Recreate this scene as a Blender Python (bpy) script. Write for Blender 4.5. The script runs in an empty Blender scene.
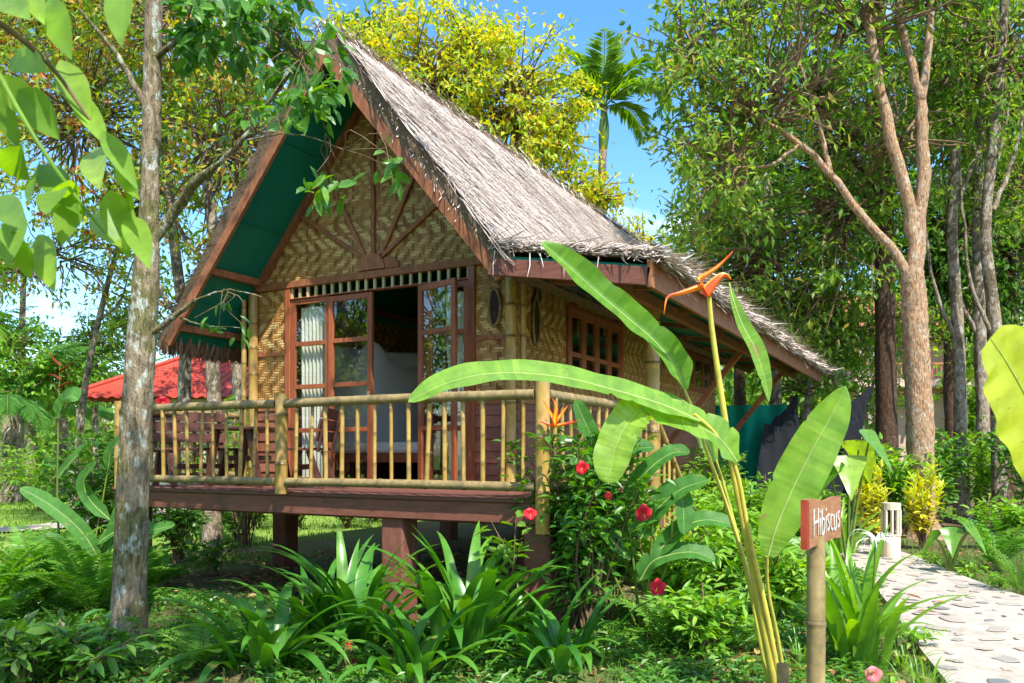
import bpy, math, numpy as np
from mathutils import Vector, Matrix
R=np.random.default_rng(11)
sc=bpy.context.scene
COL=sc.collection
TH=math.radians(28.0); FX=815.0; HZ=453.0
C0=np.array([2.95,-6.19,1.57])
FW=np.array([-math.sin(TH),math.cos(TH),0]); RT=np.array([math.cos(TH),math.sin(TH),0]); UP=np.array([0,0,1.])
def P(px,py,d): return C0+d*(FW+RT*(px-512)/FX+UP*(HZ-py)/FX)
def hgt(x,y):
    x=np.asarray(x,float);y=np.asarray(y,float)
    d=(x-C0[0])*FW[0]+(y-C0[1])*FW[1]; l=(x-C0[0])*RT[0]+(y-C0[1])*RT[1]
    s=np.clip((l-2.0)/4,0,1)
    return .035*np.clip(d-14.5,0,40)*s+.02*np.sin(x*1.3+.5)*np.cos(y*1.1)
def G(px,py):
    d=1.57*FX/(py-HZ); p=P(px,py,d); p[2]=float(hgt(p[0],p[1])); return p
def GD(px,d,dz=0):
    p=P(px,HZ,d); p[2]=float(hgt(p[0],p[1]))+dz; return p
def un(a):
    a=np.asarray(a,float); return a/np.maximum(np.linalg.norm(a,axis=-1,keepdims=True),1e-9)
# ---------------------------------------------------------------- mesh builder
ORG={}
class MB:
    def __init__(s): s.v=[];s.f=[];s.n=0
    def add(s,v,f,m=0,r=None):
        v=np.asarray(v,float).reshape(-1,3); f=np.asarray(f,int)
        if len(f)==0: return
        if r is None: r=np.full(len(f),R.random())
        s.v.append(v); s.f.append((f+s.n,np.full(len(f),m),np.broadcast_to(np.asarray(r,float),(len(f),)))); s.n+=len(v)
    def build(s,name,mats,parent=None,origin=None,smooth=False,bevel=0):
        if parent is not None: origin=ORG[parent.name]
        if origin is None: origin=np.zeros(3)
        origin=np.asarray(origin,float)
        me=bpy.data.meshes.new(name)
        if s.n:
            V=np.concatenate(s.v)-origin
            me.vertices.add(len(V)); me.vertices.foreach_set('co',V.ravel())
            li=np.concatenate([f.ravel() for f,_,_ in s.f]); tot=np.concatenate([np.full(len(f),f.shape[1]) for f,_,_ in s.f])
            st=np.concatenate([[0],np.cumsum(tot)[:-1]])
            me.loops.add(len(li)); me.loops.foreach_set('vertex_index',li.astype(np.int32))
            me.polygons.add(len(tot)); me.polygons.foreach_set('loop_start',st.astype(np.int32)); me.polygons.foreach_set('loop_total',tot.astype(np.int32))
            me.polygons.foreach_set('material_index',np.concatenate([m for _,m,_ in s.f]).astype(np.int32))
            me.polygons.foreach_set('use_smooth',np.full(len(tot),bool(smooth)))
            a=me.attributes.new('rnd','FLOAT','FACE'); a.data.foreach_set('value',np.concatenate([r for _,_,r in s.f]).astype(np.float32))
            me.update(calc_edges=True); me.validate()
        o=bpy.data.objects.new(name,me); COL.objects.link(o)
        for m in (mats if isinstance(mats,(list,tuple)) else [mats]): me.materials.append(m)
        if parent is not None: o.parent=parent
        else: o.location=origin
        ORG[o.name]=origin
        if bevel:
            b=o.modifiers.new('bevel','BEVEL'); b.width=bevel; b.segments=2; b.limit_method='ANGLE'; b.harden_normals=False
        return o
def tag(o,label=None,cat=None,group=None,kind=None):
    for k,v in (('label',label),('category',cat),('group',group),('kind',kind)):
        if v: o[k]=v
    return o
def thing(name,label,cat,loc=(0,0,0),group=None):
    o=bpy.data.objects.new(name,None); COL.objects.link(o); o.location=loc; o.empty_display_size=.2
    ORG[o.name]=np.array(loc,float); return tag(o,label,cat,group)
def copy_tree(o,parent=None):
    c=o.copy(); COL.objects.link(c)
    if parent is not None: c.parent=parent
    for ch in list(o.children): copy_tree(ch,c)
    return c
BF=np.array([[0,3,2,1],[4,5,6,7],[0,1,5,4],[1,2,6,5],[2,3,7,6],[3,0,4,7]])
def box(mb,lo,hi,m=0,r=None):
    x0,y0,z0=lo;x1,y1,z1=hi
    mb.add([[x0,y0,z0],[x1,y0,z0],[x1,y1,z0],[x0,y1,z0],[x0,y0,z1],[x1,y0,z1],[x1,y1,z1],[x0,y1,z1]],BF,m,r)
def beam(mb,a,b,w,h,up=(0,0,1),m=0,r=None):
    a=np.array(a,float);b=np.array(b,float);d=un(b-a);s=un(np.cross(d,up));u=np.cross(s,d)
    q=[-s*w/2-u*h/2,s*w/2-u*h/2,s*w/2+u*h/2,-s*w/2+u*h/2]
    mb.add([a+k for k in q]+[b+k for k in q],np.array([[0,1,2,3],[7,6,5,4],[0,4,5,1],[1,5,6,2],[2,6,7,3],[3,7,4,0]]),m,r)
def prism(mb,pts,off,m=0,r=None):
    pts=np.asarray(pts,float);n=len(pts);off=np.asarray(off,float)
    mb.add(np.concatenate([pts,pts+off]),[[i,(i+1)%n,n+(i+1)%n,n+i] for i in range(n)],m,r)
    mb.add(pts,[list(range(n))[::-1]],m,r); mb.add(pts+off,[list(range(n))],m,r)
def tube(mb,pts,rad,n=8,m=0,r=None,cap=True,jit=0):
    pts=np.asarray(pts,float); k=len(pts); rad=np.broadcast_to(np.asarray(rad,float),(k,))
    t=np.gradient(pts,axis=0) if k>2 else np.repeat((pts[1]-pts[0])[None],k,0)
    t=un(t); ref=np.array([0,0,1.]) if abs(t[0][2])<.8 else np.array([1.,0,0])
    u=[];x=un(np.cross(t[0],ref))
    for i in range(k):
        x=un(x-t[i]*np.dot(x,t[i])); u.append(x)
    u=np.array(u);w=np.cross(t,u)
    a=np.linspace(0,2*np.pi,n,endpoint=False)
    rr=rad[:,None]*(1+jit*R.standard_normal((k,n))) if jit else np.repeat(rad[:,None],n,1)
    V=pts[:,None]+rr[...,None]*(np.cos(a)[None,:,None]*u[:,None]+np.sin(a)[None,:,None]*w[:,None])
    i=np.arange(k-1)[:,None]*n;j=np.arange(n)[None];jn=(j+1)%n
    F=np.stack([i+j,i+jn,i+n+jn,i+n+j],-1).reshape(-1,4)
    rv=R.random() if r is None else r
    mb.add(V.reshape(-1,3),F,m,rv)
    if cap and r is not None and np.ndim(r): rv=.3
    if cap:
        mb.add(V[0],[list(range(n))[::-1]],m,rv); mb.add(V[-1],[list(range(n))],m,rv)
def spline(pts,n=16):
    pts=np.asarray(pts,float)
    if len(pts)==2: return pts[0]+(pts[1]-pts[0])*np.linspace(0,1,n)[:,None]
    p=np.concatenate([[2*pts[0]-pts[1]],pts,[2*pts[-1]-pts[-2]]]); out=[]
    for t in np.linspace(0,len(pts)-1,n):
        i=min(int(t),len(pts)-2);f=t-i;a,b,c,d=p[i:i+4]
        out.append(.5*(2*b+(c-a)*f+(2*a-5*b+4*c-d)*f*f+(3*b-a-3*c+d)*f**3))
    return np.array(out)
def bamboo(mb,a,b,r,step=.3,bend=.0,n=10,m=0):
    a=np.array(a,float);b=np.array(b,float);L=np.linalg.norm(b-a);pts=[];rad=[]
    ph=R.random()*step; d=un(b-a); s=un(np.cross(d,[.3,.5,.81]))
    ts=[0.]; x=ph
    while x<L:
        if x>.03 and x<L-.03: ts+= [x-.02,x-.006,x,x+.006,x+.02]
        x+=step*(.8+.4*R.random())
    ts.append(L); mid=[]
    ts=np.array(sorted(ts))
    rr=np.full(len(ts),r)
    i=1
    while i+4<len(ts):
        rr[i:i+5]=[r*1.01,r*1.09,r*1.13,r*1.05,r*.98]; i+=5
    pts=a+d*ts[:,None]+s*(bend*np.sin(np.pi*ts/L))[:,None]
    # face rnd marks: nodes darker
    k=len(ts); rw=np.full(k-1,R.uniform(.45,.75)); rw[rr[:-1]>r*1.03]=-.55; rw[(rr[:-1]>r*1.005)&(rr[:-1]<r*1.02)]=.1
    tube(mb,pts,rr,n,m,np.repeat(rw,n))
# ------------------------------------------------------------- leaf primitives
def leaves(mb,pos,d,nr,L,Wd,m=0,r=None,full=False,curl=.18):
    pos=np.asarray(pos,float);N=len(pos)
    if N==0: return
    d=un(d); s=un(np.cross(d,nr)); nn=np.cross(s,d)
    L=np.broadcast_to(np.asarray(L,float),(N,))[:,None];Wd=np.broadcast_to(np.asarray(Wd,float),(N,))[:,None]
    if r is None: r=R.random(N)
    i=np.arange(N)[:,None]
    tip=pos+d*L-nn*L*curl
    if not full:
        c=pos+d*L*.45+nn*Wd*.14
        V=np.stack([pos,c+s*Wd*.5,tip,c-s*Wd*.5],1).reshape(-1,3)
        F=np.concatenate([i*4+[0,1,2],i*4+[0,2,3]],1).reshape(-1,3)
        mb.add(V,F,m,np.repeat(r,2))
    else:
        c1=pos+d*L*.28; c2=pos+d*L*.66-nn*L*curl*.35; up=nn*Wd*.16
        V=np.stack([pos,c1+s*Wd*.43+up,c2+s*Wd*.4+up,tip,c2-s*Wd*.4+up,c1-s*Wd*.43+up,c1,c2],1).reshape(-1,3)
        q=np.concatenate([i*8+[6,1,2,7],i*8+[6,7,4,5]],1).reshape(-1,4)
        t=np.concatenate([i*8+[0,1,6],i*8+[0,6,5],i*8+[7,2,3],i*8+[7,3,4]],1).reshape(-1,3)
        b=mb.n; mb.add(V,q,m,np.repeat(r,2)); 
        mb.v.append(np.zeros((0,3))); mb.f.append((t+b,np.full(len(t),m),np.repeat(r,4)))
def blade(mb,pts,w,nr,fold=.25,m=0,r=None,wav=0,across=2,wprof=None,cup=0,tears=0):
    """long leaf along pts; half-rows across, folded along the midrib"""
    pts=np.asarray(pts,float);k=len(pts);t=un(np.gradient(pts,axis=0))
    nr=np.broadcast_to(np.asarray(nr,float),(k,3)); s=un(np.cross(t,nr)); nn=np.cross(s,t)
    u=np.linspace(0,1,k)
    if wprof is None: wprof=np.sin(np.pi*np.clip(u*.93+.05,0,1))**.6
    hw=(w/2*wprof)[:,None]; nick=np.ones((2,k))
    if tears:
        for _ in range(tears): nick[R.integers(2),R.integers(4,k-3)]=R.uniform(.72,.95)
    xs=np.linspace(-1,1,2*across+1); rows=[]
    for x in xs:
        wv=wav*np.sin(u*23+ (0 if x<0 else 1.7))*abs(x)**2+wav*.6*np.sin(u*41+2*x)*abs(x)
        if abs(x)==1: x_=x*nick[int(x>0)][:,None]
        else: x_=np.full((k,1),x)
        x_=np.sign(x)*np.minimum(np.abs(x_),1) if x else x_
        rows.append(pts+s*hw*x_+nn*(hw*(fold*abs(x)-cup*x*x)+wv[:,None]*w))
    V=np.stack(rows,1).reshape(-1,3);c=len(xs)
    i=np.arange(k-1)[:,None]*c;j=np.arange(c-1)[None]
    F=np.stack([i+j,i+j+1,i+c+j+1,i+c+j],-1).reshape(-1,4)
    rv=R.random() if r is None else r
    rv=np.clip(rv+np.repeat(R.normal(0,.10 if k>40 else .05,k-1),c-1)+np.tile(R.normal(0,.02,c-1),k-1),0,1)
    mb.add(V,F,m,rv)
def frond(mb,pts,n,ll,lw,ang=55,droop=.3,nr=(0,0,1),m=0,mr=None,rr=.01,r=None,prof=None,full=False,rmin=.12):
    pts=spline(pts,24);k=np.linspace(rmin,.99,n);idx=k*(len(pts)-1);i0=np.minimum(idx.astype(int),len(pts)-2);f=(idx-i0)[:,None]
    p=pts[i0]*(1-f)+pts[i0+1]*f;t=un(np.gradient(pts,axis=0))[i0]
    nrr=np.broadcast_to(np.asarray(nr,float),p.shape); s=un(np.cross(t,nrr)); nn=np.cross(s,t)
    pr=(np.sin(np.pi*np.clip(.12+k*.86,0,1))**.7 if prof is None else prof(k))
    a=math.radians(ang)
    for sg in (-1,1):
        d=t*math.cos(a)+sg*s*math.sin(a)+nn*.15+R.normal(0,.06,p.shape); d[:,2]-=droop*R.uniform(.5,1.3,len(d))
        leaves(mb,p,d,nn+R.normal(0,.1,p.shape),ll*pr*R.uniform(.85,1.1,n),lw*np.clip(pr,.5,1),m,(R.random(n)*.5+.5*R.random()) if r is None else np.clip(r+R.normal(0,.1,n),0,1),full=full,curl=droop*.5)
    if rr: tube(mb,pts,np.linspace(rr,rr*.3,24),5,m if mr is None else mr)
# ------------------------------------------------------------------ materials
def rgb(c): return (*c,1) if len(c)==3 else c
class NT:
    def __init__(s,name):
        s.m=bpy.data.materials.new(name); s.m.use_nodes=True; s.t=s.m.node_tree; s.t.nodes.clear()
        s.out=s.n('ShaderNodeOutputMaterial')
    def n(s,ty,**k):
        x=s.t.nodes.new(ty)
        for a,b in k.items(): setattr(x,a,b)
        return x
    def l(s,a,b): s.t.links.new(a,b)
    def mth(s,op,a,b=None):
        x=s.n('ShaderNodeMath',operation=op)
        for i,v in enumerate((a,b)):
            if v is None: continue
            if isinstance(v,(int,float)): x.inputs[i].default_value=v
            else: s.l(v,x.inputs[i])
        return x.outputs[0]
    def ramp(s,fac,stops,interp='LINEAR'):
        x=s.n('ShaderNodeValToRGB'); e=x.color_ramp.elements; x.color_ramp.interpolation=interp
        while len(e)<len(stops): e.new(.5)
        for i,(p,c) in enumerate(stops): e[i].position=p; e[i].color=rgb(c)
        s.l(fac,x.inputs[0]); return x.outputs[0]
    def noise(s,vec,scale=5,detail=4,rough=.6):
        x=s.n('ShaderNodeTexNoise'); x.inputs['Scale'].default_value=scale; x.inputs['Detail'].default_value=detail; x.inputs['Roughness'].default_value=rough
        s.l(vec,x.inputs['Vector']); return x.outputs['Fac']
    def vec(s,scale=(1,1,1),kind='Object'):
        tc=s.n('ShaderNodeTexCoord'); mp=s.n('ShaderNodeMapping'); mp.inputs['Scale'].default_value=scale
        s.l(tc.outputs[kind],mp.inputs[0]); return mp.outputs[0]
    def mix(s,f,a,b,mode='MIX'):
        x=s.n('ShaderNodeMix',data_type='RGBA',blend_type=mode)
        for i,v in ((0,f),(6,a),(7,b)):
            if hasattr(v,'links') : s.l(v,x.inputs[i])
            else: x.inputs[i].default_value=rgb(v) if i else v
        return x.outputs[2]
    def pr(s,col,rough=.6,spec=.3,bump=None,bs=.3,bd=.01):
        p=s.n('ShaderNodeBsdfPrincipled'); 
        if hasattr(col,'links'): s.l(col,p.inputs['Base Color'])
        else: p.inputs['Base Color'].default_value=rgb(col)
        if hasattr(rough,'links'): s.l(rough,p.inputs['Roughness'])
        else: p.inputs['Roughness'].default_value=rough
        p.inputs['Specular IOR Level'].default_value=spec
        if bump is not None:
            b=s.n('ShaderNodeBump'); b.inputs['Strength'].default_value=bs; b.inputs['Distance'].default_value=bd
            s.l(bump,b.inputs['Height']); s.l(b.outputs[0],p.inputs['Normal'])
        return p.outputs[0]
    def done(s,sh): s.l(sh,s.out.inputs[0]); return s.m
def noisy(name,c1,c2,scale=(1,1,1),ns=6,rough=.6,spec=.3,bs=.3,bd=.01,stain=None,var=.35):
    t=NT(name); v=t.vec(scale); n=t.noise(v,ns,6,.65); col=t.ramp(n,[(.3,c1),(.7,c2)])
    at=t.n('ShaderNodeAttribute',attribute_name='rnd'); k=t.mth('ADD',t.mth('MULTIPLY',at.outputs['Fac'],var),1-var*.6)
    col=t.mix(1.0,col,k,'MULTIPLY')
    n2=t.noise(t.vec(),3.1,5,.7)
    if stain: col=t.mix(t.ramp(n2,[(.52,(0,0,0)),(.7,(.8,.8,.8))]),col,stain)
    return t.done(t.pr(col,rough,spec,n,bs,bd))
def leafmat(name,stops,trans=.35,rough=.42,spec=.35,tcol=None,vein=0,blem=0):
    t=NT(name); at=t.n('ShaderNodeAttribute',attribute_name='rnd')
    col=t.ramp(at.outputs['Fac'],stops)
    n=t.noise(t.vec((1,1,1)),9,3,.6); col=t.mix(.5,col,t.ramp(n,[(.3,(.55,.55,.5)),(.7,(1.25,1.25,1.1))]),'MULTIPLY')
    if blem:
        s1=t.noise(t.vec(),blem,3,.5); s2=t.noise(t.vec(),blem*5,2,.5)
        col=t.mix(t.ramp(s1,[(.69,(0,0,0)),(.73,(.7,.7,.7))]),col,(.30,.20,.07)); col=t.mix(t.ramp(s2,[(.70,(0,0,0)),(.73,(.7,.7,.7))]),col,(.20,.13,.05))
    p=t.pr(col,rough,spec)
    tr=t.n('ShaderNodeBsdfTranslucent'); hs=t.n('ShaderNodeHueSaturation'); hs.inputs['Hue'].default_value=.485; hs.inputs['Saturation'].default_value=1.15; hs.inputs['Value'].default_value=1.9
    t.l(col,hs.inputs['Color']); t.l(hs.outputs[0],tr.inputs['Color'])
    mx=t.n('ShaderNodeMixShader'); mx.inputs[0].default_value=trans; t.l(p,mx.inputs[1]); t.l(tr.outputs[0],mx.inputs[2])
    return t.done(mx.outputs[0])
def weave(name,ax):
    t=NT(name); tc=t.n('ShaderNodeTexCoord'); sp=t.n('ShaderNodeSeparateXYZ'); t.l(tc.outputs['Object'],sp.inputs[0])
    # slight wobble so strips are not ruler-straight
    wob=t.mth('MULTIPLY',t.mth('SUBTRACT',t.noise(tc.outputs['Object'],2.5,2),.5),.05)
    x=t.mth('DIVIDE',t.mth('ADD',sp.outputs[ax],wob),.031); y=t.mth('DIVIDE',t.mth('ADD',sp.outputs[2],wob),.031)
    i=t.mth('FLOOR',x);j=t.mth('FLOOR',y);fx=t.mth('FRACT',x);fy=t.mth('FRACT',y)
    # herringbone: the diagonal step flips direction every 14 strips
    zig=t.mth('ADD',t.mth('PINGPONG',j,11.0),t.mth('FLOOR',t.mth('MULTIPLY',t.noise(tc.outputs['Object'],1.7,1),9.0)))
    mm=t.mth('FRACT',t.mth('DIVIDE',t.mth('ADD',t.mth('ADD',i,zig),.5),6.0)); hor=t.mth('GREATER_THAN',mm,.5)
    wn=t.n('ShaderNodeTexWhiteNoise',noise_dimensions='2D'); cb=t.n('ShaderNodeCombineXYZ')
    idx=t.n('ShaderNodeMix',data_type='FLOAT'); t.l(hor,idx.inputs[0]); t.l(t.mth('ADD',i,37.0),idx.inputs[2]); t.l(j,idx.inputs[3])
    t.l(idx.outputs[0],cb.inputs[0]); t.l(hor,cb.inputs[1]); t.l(cb.outputs[0],wn.inputs[0])
    prof=t.n('ShaderNodeMix',data_type='FLOAT'); t.l(hor,prof.inputs[0])
    t.l(fx,prof.inputs[2]); t.l(fy,prof.inputs[3])
    h=t.mth('SINE',t.mth('MULTIPLY',prof.outputs[0],math.pi))
    h2=t.mth('POWER',h,.5)
    ch=t.ramp(wn.outputs['Value'],[(0,(.36,.19,.06)),(.35,(.54,.34,.12)),(.7,(.66,.46,.18)),(1,(.76,.58,.27))])
    dk=t.mix(1.0,ch,(.64,.48,.35),'MULTIPLY')
    col=t.mix(t.mth('MULTIPLY',hor,.9),dk,ch)
    st=t.noise(t.vec((1.1,1.1,1.7)),1.6,5,.7); col=t.mix(.75,col,t.ramp(st,[(.3,(.50,.42,.36)),(.65,(1.1,1.05,1.0))]),'MULTIPLY')
    col=t.mix(1.0,col,t.ramp(h2,[(.1,(.25,.22,.2)),(.55,(1,1,1))]),'MULTIPLY')
    hh=t.mth('ADD',h2,t.mth('MULTIPLY',hor,.25))
    return t.done(t.pr(col,.5,.3,hh,.8,.008))
M={}
M['door']=noisy('red_brown_varnished_wood',(.24,.06,.025),(.40,.125,.05),(14,14,1.5),3,.38,.4,.15,.004)
M['barge']=noisy('weathered_red_brown_board',(.23,.08,.034),(.42,.17,.075),(6,6,2),4,.6,.25,.25,.006,(.14,.06,.035))
M['deck']=noisy('oxblood_painted_deck',(.12,.045,.032),(.20,.08,.055),(1.2,9,9),4,.5,.35,.15,.004,(.10,.06,.045))
M['fascia']=noisy('brown_painted_beam',(.14,.05,.033),(.23,.09,.06),(1.2,12,12),4,.55,.3,.25,.005,(.085,.05,.035))
M['plank']=noisy('brown_clapboard',(.20,.07,.042),(.31,.12,.07),(2,2,14),3,.55,.3,.2,.004,(.12,.05,.035),.45)
M['stilt']=noisy('brown_painted_concrete',(.15,.055,.04),(.24,.10,.07),(3,3,1.2),5,.7,.2,.3,.006,(.12,.07,.055))
M['bamboo']=noisy('dry_bamboo',(.31,.175,.042),(.51,.335,.09),(5,5,2.2),4,.36,.45,.12,.004,(.22,.165,.07),.5)
M['oldbamboo']=noisy('weathered_bamboo',(.17,.125,.055),(.38,.28,.12),(4,4,4),4,.5,.3,.2,.004,(.14,.12,.07),.3)
M['weave_front']=weave('woven_bamboo_front',0); M['weave_side']=weave('woven_bamboo_side',1)
M['soffit']=noisy('green_painted_ceiling',(0.0,.17,.115),(.005,.22,.145),(1,1,1),2,.5,.3,.05,.003,None,.1)
M['thatchbase']=noisy('dark_thatch',(.10,.065,.04),(.27,.19,.125),(30,3,3),4,.9,.1,.6,.03)
def attrmat(name,stops,rough=.7,spec=.15,trans=0):
    t=NT(name); at=t.n('ShaderNodeAttribute',attribute_name='rnd'); col=t.ramp(at.outputs['Fac'],stops)
    n=t.noise(t.vec(),1.3,4,.6); col=t.mix(.5,col,t.ramp(n,[(.3,(.78,.74,.70)),(.7,(1.08,1.06,1.05))]),'MULTIPLY')
    return t.done(t.pr(col,rough,spec))
M['straw']=attrmat('straw',[(0,(.22,.15,.11)),(.2,(.44,.35,.28)),(.55,(.66,.57,.50)),(1,(.82,.76,.69))])
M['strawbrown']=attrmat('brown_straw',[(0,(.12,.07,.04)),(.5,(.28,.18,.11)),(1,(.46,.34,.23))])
M['lattice']=noisy('pale_bamboo_stick',(.42,.36,.18),(.6,.52,.28),(3,3,3),3,.5,.3,.05,.002)
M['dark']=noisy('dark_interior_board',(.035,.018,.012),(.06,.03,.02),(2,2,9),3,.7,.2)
M['cloth']=noisy('white_linen',(.76,.72,.62),(.85,.81,.72),(2,2,2),3,.85,.1,.2,.01,None,.05)
M['furn']=noisy('dark_brown_stained_wood',(.075,.030,.022),(.14,.055,.04),(2,9,9),3,.45,.35,.15,.004)
M['metal']=noisy('brass_handle',(.25,.2,.12),(.35,.28,.16),(3,3,3),3,.35,.5)
def glass():
    t=NT('window_glass'); g=t.n('ShaderNodeBsdfGlossy'); g.inputs['Roughness'].default_value=.01; g.inputs['Color'].default_value=(1,1,1,1)
    tr=t.n('ShaderNodeBsdfTransparent'); tr.inputs['Color'].default_value=(.95,.97,.95,1)
    fr=t.n('ShaderNodeFresnel'); fr.inputs['IOR'].default_value=1.6
    k=t.mth('MINIMUM',t.mth('ADD',t.mth('MULTIPLY',fr.outputs[0],1.6),.06),1.0)
    ge=t.n('ShaderNodeNewGeometry'); k=t.mth('MULTIPLY',k,t.mth('SUBTRACT',1.0,ge.outputs['Backfacing']))
    mx=t.n('ShaderNodeMixShader'); t.l(k,mx.inputs[0]); t.l(tr.outputs[0],mx.inputs[1]); t.l(g.outputs[0],mx.inputs[2]); return t.done(mx.outputs[0])
M['glass']=glass()
def netmat(name,col,alpha):
    t=NT(name); p=t.pr(col,.8,.1); tr=t.n('ShaderNodeBsdfTransparent'); mx=t.n('ShaderNodeMixShader'); mx.inputs[0].default_value=alpha
    t.l(tr.outputs[0],mx.inputs[1]); t.l(p,mx.inputs[2]); return t.done(mx.outputs[0])
M['mosquito']=netmat('mosquito_gauze',(.78,.80,.78),.72)
M['greennet']=netmat('teal_shade_cloth',(.012,.36,.25),.97)
M['blacknet']=netmat('black_shade_cloth',(.018,.02,.024),.93)
def bark(name,a,b,spot,spotcol,ns=9,lich=None):
    t=NT(name); v=t.vec((1,1,.45)); n=t.noise(v,ns,8,.7); col=t.ramp(n,[(.3,a),(.7,b)])
    n2=t.noise(t.vec(),3.2,3,.55); col=t.mix(t.ramp(n2,[(spot,(0,0,0)),(spot+.03,(.85,.85,.85))]),col,spotcol)
    if lich:
        n3=t.noise(t.vec((1.5,1.5,.9)),7.5,5,.62); col=t.mix(t.ramp(n3,[(.55,(0,0,0)),(.60,(.85,.85,.85))]),col,lich)
    n4=t.noise(t.vec((1,1,.25)),38,4,.7); col=t.mix(1.0,col,t.ramp(n4,[(.36,(.45,.42,.40)),(.56,(1.08,1.06,1.04))]),'MULTIPLY')
    hh=t.mth('ADD',n,t.mth('MULTIPLY',n4,.7))
    return t.done(t.pr(col,.85,.15,hh,1.0,.05))
M['bark_lichen']=bark('mossy_lichen_bark',(.22,.175,.105),(.42,.345,.235),.50,(.19,.18,.07),11,(.52,.56,.49))
M['bark_orange']=bark('smooth_orange_bark',(.32,.18,.095),(.62,.40,.235),.5,(.46,.31,.19),13,(.58,.50,.38))
M['bark_dark']=bark('dark_furrowed_bark',(.07,.04,.025),(.15,.09,.055),.62,(.16,.13,.09),12)
M['bark_pale']=bark('pale_grey_bark',(.24,.18,.12),(.50,.41,.30),.5,(.16,.13,.08),16,(.50,.48,.42))
M['stem']=leafmat('green_stem',[(0,(.10,.17,.03)),(1,(.22,.28,.05))],.1)
M['midrib']=leafmat('pale_midrib',[(0,(.36,.48,.14)),(1,(.48,.56,.22))],.2)
M['ystem']=leafmat('yellow_green_stalk',[(0,(.42,.42,.06)),(1,(.62,.52,.10))],.12,.35)
M['twig']=noisy('brown_twig',(.12,.075,.04),(.22,.15,.09),(3,3,3),5,.8,.1)
L=lambda *c:[(i/(len(c)-1),x) for i,x in enumerate(c)]
M['lf_dark']=leafmat('deep_green_leaf',L((.05,.13,.022),(.085,.20,.032),(.15,.28,.042)),.42)
M['lf_canopy']=leafmat('canopy_leaf',L((.065,.16,.026),(.115,.245,.036),(.185,.31,.048),(.28,.39,.065),(.34,.29,.07)),.48)
M['lf_bright']=leafmat('bright_young_leaf',L((.09,.22,.03),(.16,.32,.045),(.24,.40,.06)),.45)
M['lf_bough']=leafmat('translucent_bough_leaf',L((.14,.28,.04),(.22,.38,.055),(.33,.47,.08)),.5,blem=14)
M['lf_yellow']=leafmat('yellowing_leaf',L((.16,.33,.03),(.32,.46,.035),(.54,.55,.04),(.66,.56,.04),(.66,.40,.04)),.42)
M['lf_autumn']=leafmat('green_and_rust_leaf',L((.08,.19,.03),(.15,.29,.035),(.27,.38,.045),(.42,.42,.06),(.48,.27,.05),(.45,.12,.04)),.4)
M['lf_lily']=leafmat('lily_strap_leaf',L((.045,.17,.022),(.08,.25,.03),(.17,.38,.045)),.3,.3,.5,blem=5)
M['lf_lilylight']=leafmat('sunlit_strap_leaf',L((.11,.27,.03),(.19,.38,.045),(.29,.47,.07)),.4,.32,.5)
M['lf_shrub']=leafmat('shrub_leaf',L((.05,.16,.026),(.09,.24,.034),(.17,.35,.045)),.34,.35,.45)
M['lf_lightshrub']=leafmat('light_shrub_leaf',L((.11,.28,.03),(.20,.40,.045),(.33,.50,.07)),.38)
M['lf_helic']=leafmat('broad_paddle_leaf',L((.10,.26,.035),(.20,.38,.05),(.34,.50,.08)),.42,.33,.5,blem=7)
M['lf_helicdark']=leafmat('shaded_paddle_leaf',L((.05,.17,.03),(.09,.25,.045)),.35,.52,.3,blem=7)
M['lf_yedge']=leafmat('yellow_green_paddle_leaf',L((.40,.52,.04),(.52,.56,.05)),.45,.4,.4,blem=6)
M['lf_palm']=leafmat('palm_leaflet',L((.10,.23,.03),(.18,.33,.045),(.28,.42,.07)),.38)
M['lf_grove']=leafmat('oil_palm_leaflet',L((.07,.20,.05),(.12,.29,.07),(.20,.38,.09)),.4)
M['lf_fern']=leafmat('fern_leaflet',L((.07,.21,.025),(.12,.30,.035),(.22,.42,.05)),.4)
M['lf_croton']=leafmat('croton_leaf',L((.52,.38,.22),(.58,.54,.08),(.58,.60,.05),(.40,.55,.05)),.4)
M['lf_fallen']=leafmat('fallen_leaf',L((.16,.075,.035),(.30,.15,.07),(.42,.28,.15),(.45,.36,.08)),.1,.7,.1)
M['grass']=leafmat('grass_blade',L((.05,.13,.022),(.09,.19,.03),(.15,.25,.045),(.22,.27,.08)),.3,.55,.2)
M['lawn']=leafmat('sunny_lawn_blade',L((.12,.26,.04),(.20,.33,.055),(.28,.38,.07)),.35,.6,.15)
M['red']=leafmat('red_petal',L((.60,.015,.03),(.78,.035,.06)),.3,.4,.3)
M['pinkpetal']=leafmat('pink_petal',L((.72,.16,.20),(.80,.30,.33)),.3,.5,.3)
M['dullred']=leafmat('dull_red_bract',L((.26,.04,.02),(.36,.07,.03)),.2,.5,.2)
M['orange']=leafmat('orange_bract',L((.72,.05,.012),(.82,.14,.02)),.2,.35,.4)
M['yorange']=leafmat('yellow_orange_bract',L((.78,.40,.03),(.85,.50,.05)),.2,.35,.4)
M['white']=leafmat('white_petal',L((.85,.86,.82),(.9,.9,.86)),.3,.5,.2)
M['path']=noisy('pale_path_mortar',(.34,.295,.24),(.50,.44,.375),(1,1,1),9,.9,.1,.5,.015,(.27,.235,.18),.02)
M['stone']=attrmat('flat_path_stone',[(0,(.16,.17,.17)),(.2,(.27,.255,.23)),(.6,(.38,.335,.275)),(1,(.40,.33,.27))],.6,.3)
M['redroof']=noisy('red_corrugated_roof',(.36,.028,.012),(.47,.06,.028),(1,1,1),4,.5,.3,.1,.01,(.32,.05,.05))
M['plaster']=noisy('cream_plaster',(.55,.50,.40),(.66,.60,.50),(1,1,1),4,.9,.1)
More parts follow.
